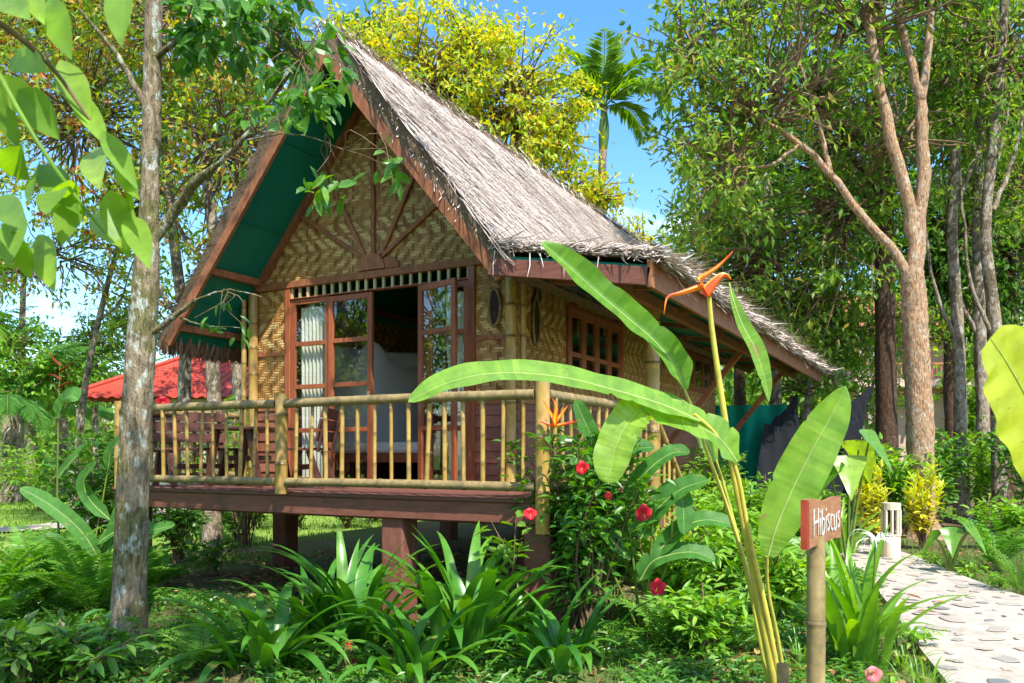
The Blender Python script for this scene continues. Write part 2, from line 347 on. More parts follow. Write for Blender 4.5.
M['pink']=noisy('pinkish_render',(.62,.42,.33),(.72,.52,.42),(1,1,1),3,.9,.1)
M['tile']=noisy('terracotta_tile',(.36,.12,.06),(.48,.2,.11),(4,1,1),4,.7,.2)
M['signwood']=noisy('stained_sign_board',(.25,.10,.045),(.40,.19,.09),(3,3,14),3,.6,.3,.3,.004)
M['signred']=noisy('red_sign_edge',(.30,.04,.02),(.42,.07,.035),(4,4,4),3,.5,.3)
M['paint']=noisy('white_lettering_paint',(.66,.62,.55),(.80,.77,.70),(8,8,8),4,.7,.2)
M['lampcane']=noisy('pale_bamboo_lamp',(.52,.42,.30),(.68,.58,.44),(5,5,1),4,.6,.25,.2,.004)
M['tyre']=noisy('black_rubber',(.02,.02,.02),(.035,.035,.035),(4,4,4),3,.8,.2)
M['redpaint']=noisy('red_body_paint',(.5,.02,.02),(.58,.04,.03),(2,2,2),3,.3,.5)
M['whitepaint']=noisy('white_body_paint',(.7,.72,.75),(.8,.8,.82),(2,2,2),3,.3,.5)
# =========================================================================== BUNGALOW
H=thing('bungalow','thatched bungalow on stilts with woven bamboo walls, green soffit and a bamboo-railed veranda','bungalow',(-3.2,1.8,0))
XC,ZA,SL=-3.2,6.08,1.20
YF,YB,XR,XL=.90,12.3,-1.0,-5.78
zu=lambda x: ZA-SL*abs(x-XC)
zx=lambda x: 3.51-.165*(x+1.0)
YW,YE=1.8,10.7; WL,WR=-5.12,-1.27; DZ=1.18
# --- roof thatch: slabs + loose straw
b=MB()
nR=un(np.array([SL,0,1.]));dR=un(np.array([1,0,-SL]))
for sg,xe in ((1,XR+.12),(-1,XL-.10)):
    n=np.array([nR[0]*sg,0,nR[2]])
    a=np.array([XC,YF-.02,ZA+.03]);e=np.array([xe,YF-.02,zu(xe)+.03])
    sec=[a,e,e+n*.10,a+n*.20+np.array([0,0,.02])] if sg>0 else [a,a+n*.20+np.array([0,0,.02]),e+n*.10,e]
    prism(b,sec,(0,YB-YF,0),0)
tube(b,[(XC,YF+.1,ZA+.22),(XC,YB,ZA+.22)],.10,8,0)
sec=[(XR-.02,YF+.02,zx(XR)+.09),(.66,YF+.02,zx(.66)+.08),(.66,YF+.02,zx(.66)+.15),(XR-.02,YF+.02,zx(XR)+.2)]
prism(b,sec,(0,YB-YF,0),0)
thatch=b
def straw(mb,pos,d,n,L,W,m,r):
    d=un(d);s=un(np.cross(d,n));N=len(pos);L=L[:,None];W=W[:,None]
    bend=R.normal(0,.06,(N,1))*s*L; lift=n*np.abs(R.normal(0,.035,(N,1)))*L*2
    V=np.stack([pos-s*W/2,pos+s*W/2,pos+d*L*.55+bend+s*W*.4+lift*.3,pos+d*L+s*W*.12+lift,pos+d*L-s*W*.12+lift,pos+d*L*.55+bend-s*W*.4+lift*.3],1).reshape(-1,3)
    i=np.arange(N)[:,None]*6
    mb.add(V,np.concatenate([i+[0,1,2,5],i+[5,2,3,4]],1).reshape(-1,4),m,np.repeat(r,2))
def slope_straw(N,sg,x1):
    n=np.array([nR[0]*sg,0,nR[2]]);d0=np.array([dR[0]*sg,0,dR[2]])
    Ls=abs(x1-XC)*math.hypot(1,SL); s=R.uniform(0,1,N)*Ls; y=R.uniform(YF-.04,YB,N)
    lay=.20-.10*s/Ls
    pos=np.array([XC,0,ZA+.03])+d0*s[:,None]+n*(lay+R.uniform(.0,.035,N))[:,None]; pos[:,1]=y
    d=d0+np.array([0,1,0])*R.normal(.05,.24,N)[:,None]+n*R.normal(.015,.03,N)[:,None]
    L_=R.uniform(.3,.75,N); L_=np.minimum(L_,Ls-s+.22)
    clump=.5+.25*np.sin(y*5.1+s*1.3)+.2*np.sin(y*11+s*5.7+1)
    straw(thatch,pos,d,np.broadcast_to(n,(N,3)),L_,R.uniform(.010,.030,N),1,np.clip(clump*.5+R.normal(.36,.2,N),0,1))
slope_straw(21000,1,XR); slope_straw(2500,-1,XL)
# verge: straw ends showing along both gable edges
for sg,x1 in ((1,XR),(-1,XL)):
    N=1500; u=R.uniform(0,1,N); x=XC+(x1-XC)*u; n=np.array([nR[0]*sg,0,nR[2]])
    pos=np.stack([x,np.full(N,YF+.06),ZA+.03-SL*np.abs(x-XC)],1)+n*R.uniform(.02,.19,N)[:,None]
    d=np.array([.5*sg,-.35,-.75])+R.normal(0,.22,(N,3))
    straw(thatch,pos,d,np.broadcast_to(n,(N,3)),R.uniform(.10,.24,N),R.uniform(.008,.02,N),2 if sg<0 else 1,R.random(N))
# ridge tufts
N=1600;y=R.uniform(YF-.05,YB,N);pos=np.stack([np.full(N,XC)+R.normal(0,.05,N),y,np.full(N,ZA+.35)+R.normal(0,.02,N)],1)
d=np.stack([R.choice([-1,1],N)*R.uniform(.6,1,N),R.normal(0,.4,N),R.uniform(-1.2,-.45,N)],1)
straw(thatch,pos,d,np.broadcast_to([0,0,1.],(N,3)),R.uniform(.12,.3,N),R.uniform(.01,.022,N),1,np.clip(R.normal(.55,.22,N),0,1))
# lower side roof: straw top and hanging fringe
N=4200;x=R.uniform(XR-.1,.6,N);y=R.uniform(YF,YB,N);pos=np.stack([x,y,zx(x)+.2-.07*(x+1)/1.6],1)
d=np.stack([np.ones(N),R.normal(0,.35,N),R.normal(-.1,.07,N)],1)
straw(thatch,pos,d,np.broadcast_to([0,0,1.],(N,3)),R.uniform(.3,.6,N),R.uniform(.012,.03,N),1,np.clip(R.normal(.55,.22,N),0,1))
N=6500;y=YF-.03+(YB+.1-YF)*R.random(N);pos=np.stack([R.normal(.66,.05,N),y,zx(.66)+R.uniform(.05,.17,N)],1)
d=np.stack([R.normal(.8,.3,N),R.normal(0,.45,N),R.normal(-.42,.28,N)],1)
L_=R.uniform(.05,.15,N);k=R.random(N)<.05;L_[k]*=2.4
straw(thatch,pos,d,un(np.stack([np.ones(N),R.normal(0,.3,N),np.full(N,.5)],1)),L_,R.uniform(.010,.026,N),1,np.clip(R.normal(.45,.25,N),0,1))
N=1200;x=R.uniform(XR-.1,.7,N);pos=np.stack([x,np.full(N,YF+.02)+R.normal(0,.03,N),zx(x)+R.uniform(.09,.19,N)],1)
d=np.stack([R.normal(.8,.4,N),R.normal(-.35,.2,N),R.normal(-.12,.16,N)],1)
straw(thatch,pos,d,un(np.stack([R.normal(0,.2,N),-np.ones(N),np.full(N,.7)],1)),R.uniform(.06,.15,N),R.uniform(.008,.018,N),1,np.clip(R.normal(.5,.25,N),0,1))
N=5;x=R.uniform(XR,.65,N);pos=np.stack([x,np.full(N,YF-.06),zx(x)+.06],1)
straw(thatch,pos,np.stack([R.normal(0,.2,N),R.normal(-.05,.05,N),-np.ones(N)],1),np.broadcast_to([0,-1.,0],(N,3)),R.uniform(.1,.33,N),R.uniform(.006,.013,N),1,R.uniform(.4,1,N))
# left eave curtain of straw seen from below
N=9000;y=R.uniform(YF-.03,YB,N);pos=np.stack([R.normal(XL-.04,.04,N),y,np.full(N,zu(XL)+.07)+R.normal(0,.03,N)],1)
d=np.stack([R.normal(-.22,.14,N),R.normal(0,.16,N),-np.ones(N)],1)
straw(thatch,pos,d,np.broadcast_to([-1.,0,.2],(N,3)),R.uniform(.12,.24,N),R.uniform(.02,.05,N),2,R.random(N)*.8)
thatch.build('thatch_roof',[M['thatchbase'],M['straw'],M['strawbrown']],H)
# --- soffit
b=MB()
for x1 in (XR,XL):
    s=1 if x1>XC else -1
    prism(b,[(XC,YF,ZA),(x1,YF,zu(x1)),(x1,YF,zu(x1)+.025),(XC,YF,ZA+.025)] ,(0,YB-YF-.02,0))
prism(b,[(XR+.01,YF+.03,zx(XR)),(.58,YF+.03,zx(.58)),(.58,YF+.03,zx(.58)+.03),(XR+.01,YF+.03,zx(XR)+.03)],(0,YB-YF-.06,0))
so_=b.build('soffit',M['soffit'],H)
for x in (-3.9,-4.6,-5.35):
    b=MB(); beam(b,(x,YF+.05,zu(x)-.008),(x,YB-.1,zu(x)-.008),.035,.012); b.build('seam_batten',M['soffit'],so_)
# --- bargeboards, purlins, rafters, fascias
def barge(x1,ex):
    b=MB(); a=np.array([XC,YF-.03,ZA+.035]);e=np.array([x1+ex,YF-.03,zu(x1+ex)+.035])
    s=1 if x1>XC else -1
    d=un(e-a); n=np.cross(d,[0,1,0])*-s if s>0 else np.cross(d,[0,1,0])
    n=n if n[2]<0 else -n
    hw=.115
    t0=a.copy(); lo0=a+np.array([0,0,-hw*math.hypot(1,SL)])
    q=[t0,e,e+n*hw,lo0]
    if s<0: q=q[::-1]
    prism(b,q,(0,.045,0)); return b.build('bargeboard',M['barge'],H,bevel=.006)
barge(XR,.10); barge(XL,-.02)
b=MB()
for x in (-5.05,-5.60): beam(b,(x,YF+.02,zu(x)-.045),(x,YB-.1,zu(x)-.045),.08,.085)
beam(b,(XC,YF+.02,ZA-.12),(XC,YW,ZA-.12),.08,.1)
b.build('purlin',M['barge'],H)
b=MB()
for x1 in (WL+.02,WR-.02): # trim where the gable wall meets the soffit
    s=1 if x1>XC else -1
    beam(b,(XC-s*.0,YW-.045,ZA-.06),(x1,YW-.045,zu(x1)-.06),.07,.07,up=(0,1,0))
b.build('gable_trim',M['barge'],H)
b=MB()
beam(b,(XR-.06,YF-.02,zx(XR)-.085),(.60,YF-.02,zx(.6)-.085),.05,.165); b.build('front_fascia',M['fascia'],H,bevel=.005)
b=MB()
beam(b,(.60,YF-.045,zx(.6)-.06),(.60,YB,zx(.6)-.06),.045,.25); b.build('side_fascia',M['barge'],H,bevel=.005)
b=MB()
beam(b,(.10,YF+.03,zx(.10)-.10),(.10,YB-.1,zx(.10)-.10),.09,.12); b.build('eave_beam',M['barge'],H,bevel=.005)
for i,y in enumerate(np.arange(1.75,12.2,1.6)):
    b=MB(); beam(b,(WR-.05,y,zx(WR)-.055),(.57,y,zx(.57)-.045),.055,.06); b.build('rafter',M['barge'],H)
for y in (6.9,10.66):
    b=MB(); beam(b,(.08,y,zx(.1)-.16),(WR+.05,y,1.55),.09,.09,up=(0,1,0)); b.build('brace',M['barge'],H,bevel=.005)
# --- front gable wall
b=MB()
zb=3.79
x0=XC-(ZA-zb)/SL; 
prism(b,[(x0,YW,zb),(2*XC-x0,YW,zb),(XC,YW,ZA-.003)],(0,.03,0)); b.build('gable_wall',M['weave_front'],H)
for (xa,za) in ((-4.37,4.62),(-3.95,5.13),(XC,6.0),(-2.45,5.13),(-2.03,4.62)):
    b=MB(); beam(b,(XC+.10*np.sign(xa-XC),YW-.022,3.93),(xa,YW-.022,za),.05,.04,up=(0,1,0)); b.build('gable_strut',M['barge'],H,bevel=.004)
b=MB()
def halfdisc(cx,r,y,t):
    a=np.linspace(0,np.pi,15); prism(b,[(cx+r*math.cos(k),y,3.795+r*math.sin(k)) for k in a],(0,t,0))
halfdisc(XC,.20,YW-.075,.03); halfdisc(XC+.25,.14,YW-.05,.03)
b.build('sunburst_boss',M['barge'],H,bevel=.004)
b=MB(); box(b,(WL-.03,YW-.05,3.70),(WR+.04,YW+.04,3.79)); b.build('tie_beam',M['barge'],H,bevel=.006)
# vent lattice over the doors
b=MB()
box(b,(-4.53,YW+.016,3.56),(-1.85,YW+.026,3.585)); vl=b.build('vent_lattice',M['barge'],H)
for x in np.linspace(-4.52,-1.86,21):
    b=MB(); box(b,(x-.016,YW-.015,3.56),(x+.016,YW+.015,3.70)); b.build('stick',M['lattice'],vl)
# woven strips either side, plank dado
for xa,xb in ((WL,-4.62),(-1.76,WR)):
    b=MB(); box(b,(xa,YW,2.17),(xb,YW+.03,3.70)); b.build('woven_wall',M['weave_front'],H)
    for y0,z0,z1 in ((.02,2.84,2.90),(.025,2.12,2.185)):
        b=MB(); box(b,(xa,YW-y0,z0),(xb,YW-.001,z1)); b.build('wall_batten',M['barge'],H,bevel=.004)
    b=MB()
    for k in range(7):
        z=DZ+.01+k*.135; prism(b,[(xa,YW-.022,z),(xa,YW-.002,z+.15),(xa,YW+.02,z+.15),(xa,YW+.02,z)],(xb-xa,0,0),0,R.random())
    b.build('plank_wall',M['plank'],H)
# oval cutouts near the corner; a dark panel stands in for their shaded depth
def oval(cx,cy,cz,rx,rz,axis):
    b=MB();a=np.linspace(0,2*np.pi,20,endpoint=False)
    o=(lambda u,v,t:(cx+u,cy-t,cz+v)) if axis==0 else (lambda u,v,t:(cx+t,cy+u,cz+v))
    k=lambda q:rx*(1 if math.cos(q)>0 else .62)*math.cos(q)
    pts=[o(k(q),rz*math.sin(q),.004) for q in a]
    prism(b,pts,np.array(o(0,0,.03))-np.array(o(0,0,.0)),1)
    tube(b,[o(k(q)*1.08,rz*1.05*math.sin(q),.03) for q in np.append(a,a[0])],.016,6,0)
    b.build('dark_cutout_oval',[M['oldbamboo'],M['dark']],H)
oval(-1.52,YW,3.20,.085,.20,0); oval(-1.50,YW,3.60,.06,.10,0); oval(WR,2.28,3.10,.10,.26,1); oval(WR,2.35,3.42,.07,.09,1)
# --- side wall with window openings
b=MB()
def sidepanel(y0,y1,z0,z1): box(b,(WR-.03,y0,z0),(WR,y1,z1))
sidepanel(YW+.031,3.2,2.17,3.5);sidepanel(3.2,5.2,2.17,2.42);sidepanel(3.2,5.2,3.44,3.5);sidepanel(5.2,8.35,2.17,3.5);sidepanel(8.35,10.45,2.17,2.74);sidepanel(10.45,YE,2.17,3.5)
b.build('woven_wall',M['weave_side'],H)
b=MB()
for k in range(9):
    z=.98+k*.135; prism(b,[(WR+.022,YW+.03,z),(WR+.022-.02,YW+.03,z+.15),(WR-.02,YW+.03,z+.15),(WR-.02,YW+.03,z)],(0,YE-YW-.03,0),0,R.random())
b.build('plank_wall',M['plank'],H)
for lo,hi in (((WR-.02,YW+.04,2.13),(WR+.03,YE,2.19)),((WR-.04,YW+.04,3.5),(WR+.035,YE,3.56)),((WR-.04,YW+.04,3.66),(WR+.03,YE,3.70))):
    b=MB(); box(b,lo,hi); b.build('wall_batten',M['barge'],H,bevel=.004)
b=MB()
box(b,(WR-.03,YW+.1,3.56),(WR-.018,YE-.05,3.585)); vl=b.build('vent_lattice',M['barge'],H)
for y in np.arange(YW+.2,YE-.1,.14):
    b=MB(); box(b,(WR-.015,y-.018,3.56),(WR+.012,y+.018,3.66)); b.build('stick',M['barge'],vl)
# left and rear walls
b=MB(); box(b,(WL,YW+.031,2.17),(WL+.03,YE,3.68)); b.build('woven_wall',M['weave_side'],H)
b=MB(); box(b,(WL-.01,YW+.03,1.0),(WL+.03,YE,2.168)); b.build('plank_wall',M['plank'],H)
b=MB(); prism(b,[(WL,YE,1.0),(WR,YE,1.0),(WR,YE,zu(WR)-.01),(XC,YE,ZA-.01),(WL,YE,zu(WL)-.01)],(0,.04,0)); b.build('rear_wall',M['plank'],H)
# inside: partition and floor
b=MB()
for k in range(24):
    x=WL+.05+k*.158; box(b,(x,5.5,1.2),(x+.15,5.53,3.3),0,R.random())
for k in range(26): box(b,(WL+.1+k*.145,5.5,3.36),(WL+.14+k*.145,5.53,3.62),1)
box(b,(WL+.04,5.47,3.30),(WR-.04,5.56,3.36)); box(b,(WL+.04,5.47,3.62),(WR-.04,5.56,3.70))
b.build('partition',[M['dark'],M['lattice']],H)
b=MB(); box(b,(WL+.03,YW+.04,1.02),(WR-.03,YE-.01,DZ-.002)); b.build('floor',M['deck'],H)
# --- windows
def framed(name,hinge,ang,w,z0,z1,rails,st=.07,th=.045,parent=None,mats=M['door'],handle=False):
    """frame in the plane through `hinge` turned by ang about z; width along local +x"""
    c,s=math.cos(ang),math.sin(ang); ex=np.array([c,s,0]);ey=np.array([-s,c,0]);o=np.array([hinge[0],hinge[1],0])
    def bx(mb,x0,x1,y0,y1,za,zb_,m=0):
        q=[o+ex*x+ey*y for x,y in ((x0,y0),(x1,y0),(x1,y1),(x0,y1))]
        mb.add([[*k[:2],za] for k in q]+[[*k[:2],zb_] for k in q],BF,m)
    b=MB(); bx(b,0,st,-th/2,th/2,z0,z1); bx(b,w-st,w,-th/2,th/2,z0,z1)
    zs=[z0]+list(rails)+[z1]
    for i,z in enumerate(zs):
        a=z if i==0 else (z-st if i==len(zs)-1 else z-st*.4)
        e=a+(st if i in(0,len(zs)-1) else st*.8); bx(b,st+.001,w-st-.001,-th/2+.004,th/2-.004,a,e)
    f=b.build(name,mats,parent or H,bevel=.004)
    g=MB(); bx(g,st-.005,w-st+.005,-.003,.003,z0+.02,z1-.02); g.build('pane',M['glass'],f)
    if handle:
        h=MB(); bx(h,w-st*.75,w-st*.3,-th/2-.03,-th/2-.001,2.18,2.32); h.build('handle',M['metal'],f,bevel=.005)
    return f
rl=(1.86,2.42,2.97)
framed('glazed_side_panel',(-4.53,YW),0,.64,DZ+.01,3.55,rl)
framed('door',(-3.88,YW-.03),0,.68,DZ+.01,3.53,rl,handle=True)
framed('door',(-2.50,YW-.06),math.radians(-17),.66,DZ+.01,3.53,rl)
framed('glazed_side_panel',(-2.42,YW+.005),0,.57,DZ+.01,3.55,rl)
b=MB()
box(b,(-4.62,YW-.04,DZ),(-4.535,YW+.05,3.70));box(b,(-1.845,YW-.04,DZ),(-1.76,YW+.05,3.70));box(b,(-2.497,YW-.03,DZ),(-2.425,YW+.05,3.55))
box(b,(-4.534,YW-.045,3.551),(-1.846,YW+.045,3.61-.05)); box(b,(-4.534,YW-.06,DZ),(-1.846,YW-.031,DZ+.05))
b.build('door_frame',M['door'],H,bevel=.005)
def curtain(x0,x1,y,z0,z1,tie=None):
    b=MB();n=40;k=14;u=np.linspace(0,1,n);V=[]
    for z in np.linspace(z1,z0,k):
        w=1 if tie is None else .45+.55*min(1,abs(z-tie)/.8)
        x=x0+(x1-x0)*(.5+(u-.5)*w); V.append(np.stack([x,y+.03*np.sin(u*38+z*.6)*(.6+.4*w),np.full(n,z)],1))
    V=np.concatenate(V);i=np.arange(k-1)[:,None]*n;j=np.arange(n-1)[None]
    b.add(V,np.stack([i+j,i+j+1,i+n+j+1,i+n+j],-1).reshape(-1,4)); return b.build('curtain',M['cloth'],H,smooth=True)
curtain(-4.44,-4.06,YW+.08,1.25,3.45); curtain(-2.22,-1.86,YW+.08,1.25,3.45,2.0)
def winframe(y0,y1,z0,z1,n,name='window'):
    b=MB(); box(b,(WR-.05,y0,z0),(WR+.035,y0+.07,z1));box(b,(WR-.05,y1-.07,z0),(WR+.035,y1,z1));box(b,(WR-.05,y0+.071,z0),(WR+.045,y1-.071,z0+.06));box(b,(WR-.05,y0+.071,z1-.06),(WR+.035,y1-.071,z1))
    f=b.build(name,M['door'],H,bevel=.005); w=(y1-y0-.14)/n
    for k in range(n):
        ya=y0+.07+k*w
        c=MB(); box(c,(WR-.02,ya+.002,z0+.062),(WR+.02,ya+.075,z1-.062));box(c,(WR-.02,ya+w-.077,z0+.062),(WR+.02,ya+w-.002,z1-.062))
        for z in (z0+.062,z0+.38*(z1-z0),z1-.062-.06): box(c,(WR-.016,ya+.076,z),(WR+.016,ya+w-.078,z+.06))
        c.build('casement',M['door'],f); g=MB(); box(g,(WR-.004,ya+.07,z0+.07),(WR+.004,ya+w-.07,z1-.07)); g.build('pane',M['glass'],f)
winframe(3.2,5.2,2.42,3.44,4)
winframe(8.35,10.45,2.74,3.49,3)
# --- bamboo posts at the wall corners and along the side eave
for p,r,zt in (((WR+.0,YW-.08),.062,3.66),((WL-.03,YW-.06),.062,3.68),((WL-.16,YW-.1),.035,3.6),((WR+.11,YW+.0),.03,3.5)):
    b=MB(); bamboo(b,(*p,DZ),(*p,zt),r,.38); b.build('bamboo_post',M['bamboo'],H,smooth=True)
b=MB(); bamboo(b,(0.0,2.78,0.0),(0.0,2.78,zx(0)-.10),.085,.4,.01); b.build('bamboo_post',M['bamboo'],H,smooth=True)
# --- veranda deck
b=MB()
yy=np.linspace(-.06,YW-.06,13)
for i in range(12): box(b,(-5.54,yy[i]+.004,DZ-.035),(.06,yy[i+1]-.004,DZ),0,R.random())
for i in range(8): 
    xa=WR+.03+i*.162; box(b,(xa,YW-.055,DZ-.035),(xa+.156,2.85,DZ),0,R.random())
b.build('deck_floor',M['deck'],H,bevel=.004)
b=MB(); box(b,(-5.53,-.035,DZ-.215),(.04,.045,DZ-.037)); b.build('deck_beam',M['fascia'],H,bevel=.008)
b=MB(); box(b,(-.045,.046,DZ-.2),(.03,2.85,DZ-.04)); b.build('deck_beam',M['fascia'],H,bevel=.008)
b=MB(); box(b,(-5.525,.046,DZ-.2),(-5.45,2.0,DZ-.04)); b.build('deck_beam',M['fascia'],H,bevel=.008)
b=MB()
for y in (.9,1.75,4.5,7.5,10.6):
    b=MB(); box(b,(-5.44,y,.86),(-.1 if y<2 else WR,y+.09,1.0)); b.build('floor_joist',M['fascia'],H)
for x,y in ((-.10,.02),(-1.62,.04),(-3.5,.04),(-5.36,.04),(-5.1,2.28),(-3.2,2.3),(-1.3,2.3),(-5.05,6.4),(-3.2,6.4),(-1.3,6.4),(-5.05,10.5),(-3.2,10.5),(-1.3,10.5)):
    if x in(-3.5,): continue
    b=MB(); w=.125; box(b,(x-w,y-.03 if y<1 else y-w,-.15),(x+w,(y-.03 if y<1 else y-w)+2*w,.963 if y<1 else .858)); b.build('stilt',M['stilt'],H,bevel=.02)
# --- railings
def railing(a,e,n,r0=.045):
    a=np.array([*a,0.]);e=np.array([*e,0.]);b=MB()
    bamboo(b,a+[0,0,2.06],e+[0,0,2.06],.045,.45,.012); bamboo(b,a+[0,0,1.285],e+[0,0,1.285],.042,.45,.008)
    rl=b.build('railing',M['oldbamboo'],H,smooth=True)
    for k in range(n):
        p=a+(e-a)*((k+.6)/(n+.2)); c=MB(); t=R.normal(0,.012,2)
        bamboo(c,p+[0,0,1.30],p+[t[0],t[1],2.04],.0195*R.uniform(.85,1.15),.3,0,8); c.build('baluster',M['bamboo'],rl,smooth=True)
    return rl
for x in (0,-2.89,-5.36):
    b=MB(); bamboo(b,(x,-.10,1.165 if x else .9),(x,-.10,2.16),(.062 if x>-5 else .046),.42,0,14); b.build('railing_post',M['bamboo'],H,smooth=True)
railing((-2.82,-.10),(-.07,-.10),14); railing((-5.30,-.10),(-2.96,-.10),12); railing((-5.36,-.03),(-5.36,1.72),8); railing((-.0,-.02),(-.0,2.68),13)
# --- stairs at the end of the side walk
b=MB()
for k in range(5): box(b,(WR+.1,2.87+k*.26,DZ-.22-k*.21),(-.05,3.15+k*.26,DZ-.18-k*.21))
b.build('stair_tread',M['deck'],H,bevel=.006)
b=MB(); beam(b,(-.02,2.86,1.0),(-.02,4.25,-.05),.05,.2); beam(b,(WR+.08,2.86,1.0),(WR+.08,4.25,-.05),.05,.2); b.build('stringer',M['fascia'],H)
s=MB(); bamboo(s,(0,2.86,2.0),(0,4.2,1.0),.04,.4); bamboo(s,(0,4.2,-.05),(0,4.2,1.12),.06,.35)
sr=s.build('stair_rail',M['bamboo'],H,smooth=True)
for k in range(6):
    c=MB(); y=3.0+k*.2; bamboo(c,(0,y,.95-(y-2.86)*.75),(0,y,1.93-(y-2.86)*.746),.02,.3,0,8); c.build('baluster',M['bamboo'],sr,smooth=True)
# =========================================================================== FURNITURE
def bench(label,loc,rz,w=1.0):
    root=thing('veranda_bench',label,'bench',(0,0,0))
    b=MB()
    for k in range(4): box(b,(-w/2,-.2+k*.105,.42),(w/2,-.105+k*.105,.45),0,R.random())
    b.build('seat',M['furn'],root,bevel=.005)
    b=MB()
    for k in range(3): 
        z=.52+k*.13; prism(b,[(-w/2,.22+.03*k,z),(-w/2,.245+.03*k,z),(-w/2,.272+.03*k,z+.115),(-w/2,.247+.03*k,z+.115)][::-1],(w,0,0),0,R.random())
    for x in (-w/2+.08,w/2-.08): beam(b,(x,.24,.4),(x,.355,.92),.05,.03)
    b.build('backrest',M['furn'],root,bevel=.004)
    for x in (-w/2+.09,w/2-.09):
        for y0,y1 in ((-.14,-.22),(.14,.28)):
            b=MB(); beam(b,(x,y0,.42),(x,y1,0),.06,.07,up=(1,0,0)); b.build('leg',M['furn'],root,bevel=.004)
    b=MB(); box(b,(-w/2+.06,-.03,.2),(w/2-.06,.02,.26)); b.build('stretcher',M['furn'],root,bevel=.004)
    root.location=loc; root.rotation_euler=(0,0,rz); return root
bench('dark brown slatted bench on the veranda between the table and the far end railing',(-5.0,.72,DZ),math.radians(75))
bench('dark brown slatted bench on the veranda beside the glass doors, its back to the doors',(-3.55,.95,DZ),math.radians(-60))
t=thing('veranda_table','dark brown low wooden table standing between the two veranda benches','table',(0,0,0))
b=MB()
for k in range(5): box(b,(-.42,-.36+k*.145,.66),(.42,-.22+k*.145,.69),0,R.random())
b.build('table_top',M['furn'],t,bevel=.005)
for x in (-.34,.34):
    for y in (-.26,.26):
        b=MB(); beam(b,(x*.7,y,.66),(x*1.1,y,0),.07,.06,up=(0,1,0)); b.build('leg',M['furn'],t,bevel=.004)
b=MB(); box(b,(-.3,-.04,.3),(.3,.04,.36)); b.build('stretcher',M['furn'],t)
t.location=(-4.32,.85,DZ); t.rotation_euler=(0,0,.1)
# bed and net seen through the open doorway
t=thing('bed','low wooden bed with a white mattress seen through the open doorway','bed',(-4.05,3.6,DZ))
b=MB(); box(b,(-5.02,2.75,DZ+.26),(-3.1,4.65,DZ+.38)); b.build('bed_frame',M['door'],t,bevel=.01)
for x in (-4.92,-3.2):
    for y in (2.85,4.55): b=MB(); box(b,(x-.05,y-.05,DZ),(x+.05,y+.05,DZ+.258)); b.build('leg',M['door'],t,bevel=.005)
b=MB(); box(b,(-5.0,2.78,DZ+.382),(-3.14,4.62,DZ+.54)); b.build('mattress',M['cloth'],t,bevel=.05)
b=MB(); box(b,(-4.5,4.15,DZ+.545),(-3.8,4.56,DZ+.66)); b.build('pillow',M['cloth'],t,bevel=.05)
b=MB(); a=np.linspace(0,2*np.pi,33); top=np.array([-4.53,3.7,3.14]); V=[]
for k,u in enumerate(np.linspace(0,1,16)):
    for q in a[:-1]:
        cx=np.sign(math.cos(q))*abs(math.cos(q))**.5;cy=np.sign(math.sin(q))*abs(math.sin(q))**.5
        rim=3.14-.34*(1-abs(math.sin(2*q)))**.8; w=1 if u>.2 else u/.2
        z=rim-.05*(1-w) if u<=.2 else rim-(rim-DZ-.5)*(u-.2)/.8
        f=1+(.035*math.sin(9*q+2*u)+.03*math.sin(15*q-u))*min(1,2*u)
        V.append([top[0]+.5*w*cx*f-.05*u,top[1]+.88*w*cy*f,z])
i=np.arange(15)[:,None]*32;j=np.arange(32)[None]
b.add(V,np.stack([i+j,i+(j+1)%32,i+32+(j+1)%32,i+32+j],-1).reshape(-1,4))
tag(b.build('mosquito_net',M['mosquito'],None,top,smooth=True),'pale gauze mosquito net draped over the bed inside the doorway','mosquito net')
# =========================================================================== GROUND, PATHS
def ground():
    g=np.concatenate([-np.geomspace(400,1.2,26)[:-1]-26,np.linspace(-26,26,130),np.geomspace(1.2,400,26)[1:]+26])
    X,Y=np.meshgrid(g-2,g+6,indexing='ij');Z=hgt(X,Y); far=np.clip((np.hypot(X,Y-6)-60)/60,0,1); Z=Z*(1-far)
    n=len(g);b=MB();i=np.arange(n-1)[:,None]*n;j=np.arange(n-1)[None]
    b.add(np.stack([X,Y,Z],-1).reshape(-1,3),np.stack([i+j,i+n+j,i+n+j+1,i+j+1],-1).reshape(-1,4))
    t=NT('earth_and_turf'); v=t.vec(); n1=t.noise(v,.55,6,.65); n2=t.noise(v,14,5,.7)
    col=t.mix(t.ramp(n1,[(.40,(0,0,0)),(.60,(1,1,1))]),t.ramp(n2,[(.3,(.075,.05,.03)),(.7,(.19,.125,.075))]),t.ramp(n2,[(.3,(.045,.10,.022)),(.7,(.13,.19,.045))]))
    sp=t.n('ShaderNodeSeparateXYZ'); t.l(v,sp.inputs[0])
    # sunny lawn to the left, bare trodden soil under the house
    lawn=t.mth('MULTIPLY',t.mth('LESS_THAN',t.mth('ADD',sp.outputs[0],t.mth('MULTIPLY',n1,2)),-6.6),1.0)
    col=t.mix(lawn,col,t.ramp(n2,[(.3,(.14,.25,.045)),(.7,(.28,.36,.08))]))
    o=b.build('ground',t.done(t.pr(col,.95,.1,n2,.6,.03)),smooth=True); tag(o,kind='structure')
ground()
def inpoly(p,poly):
    x,y=p[...,0],p[...,1];c=np.zeros(x.shape,bool);n=len(poly)
    for i in range(n):
        x1,y1=poly[i];x2,y2=poly[(i+1)%n]
        c^=((y1>y)!=(y2>y))&(x<(x2-x1)*(y-y1)/(y2-y1+1e-12)+x1)
    return c
pl=[G(*q) for q in ((812,544),(838,556),(868,582),(902,630),(940,678),(985,745),(1040,850))]
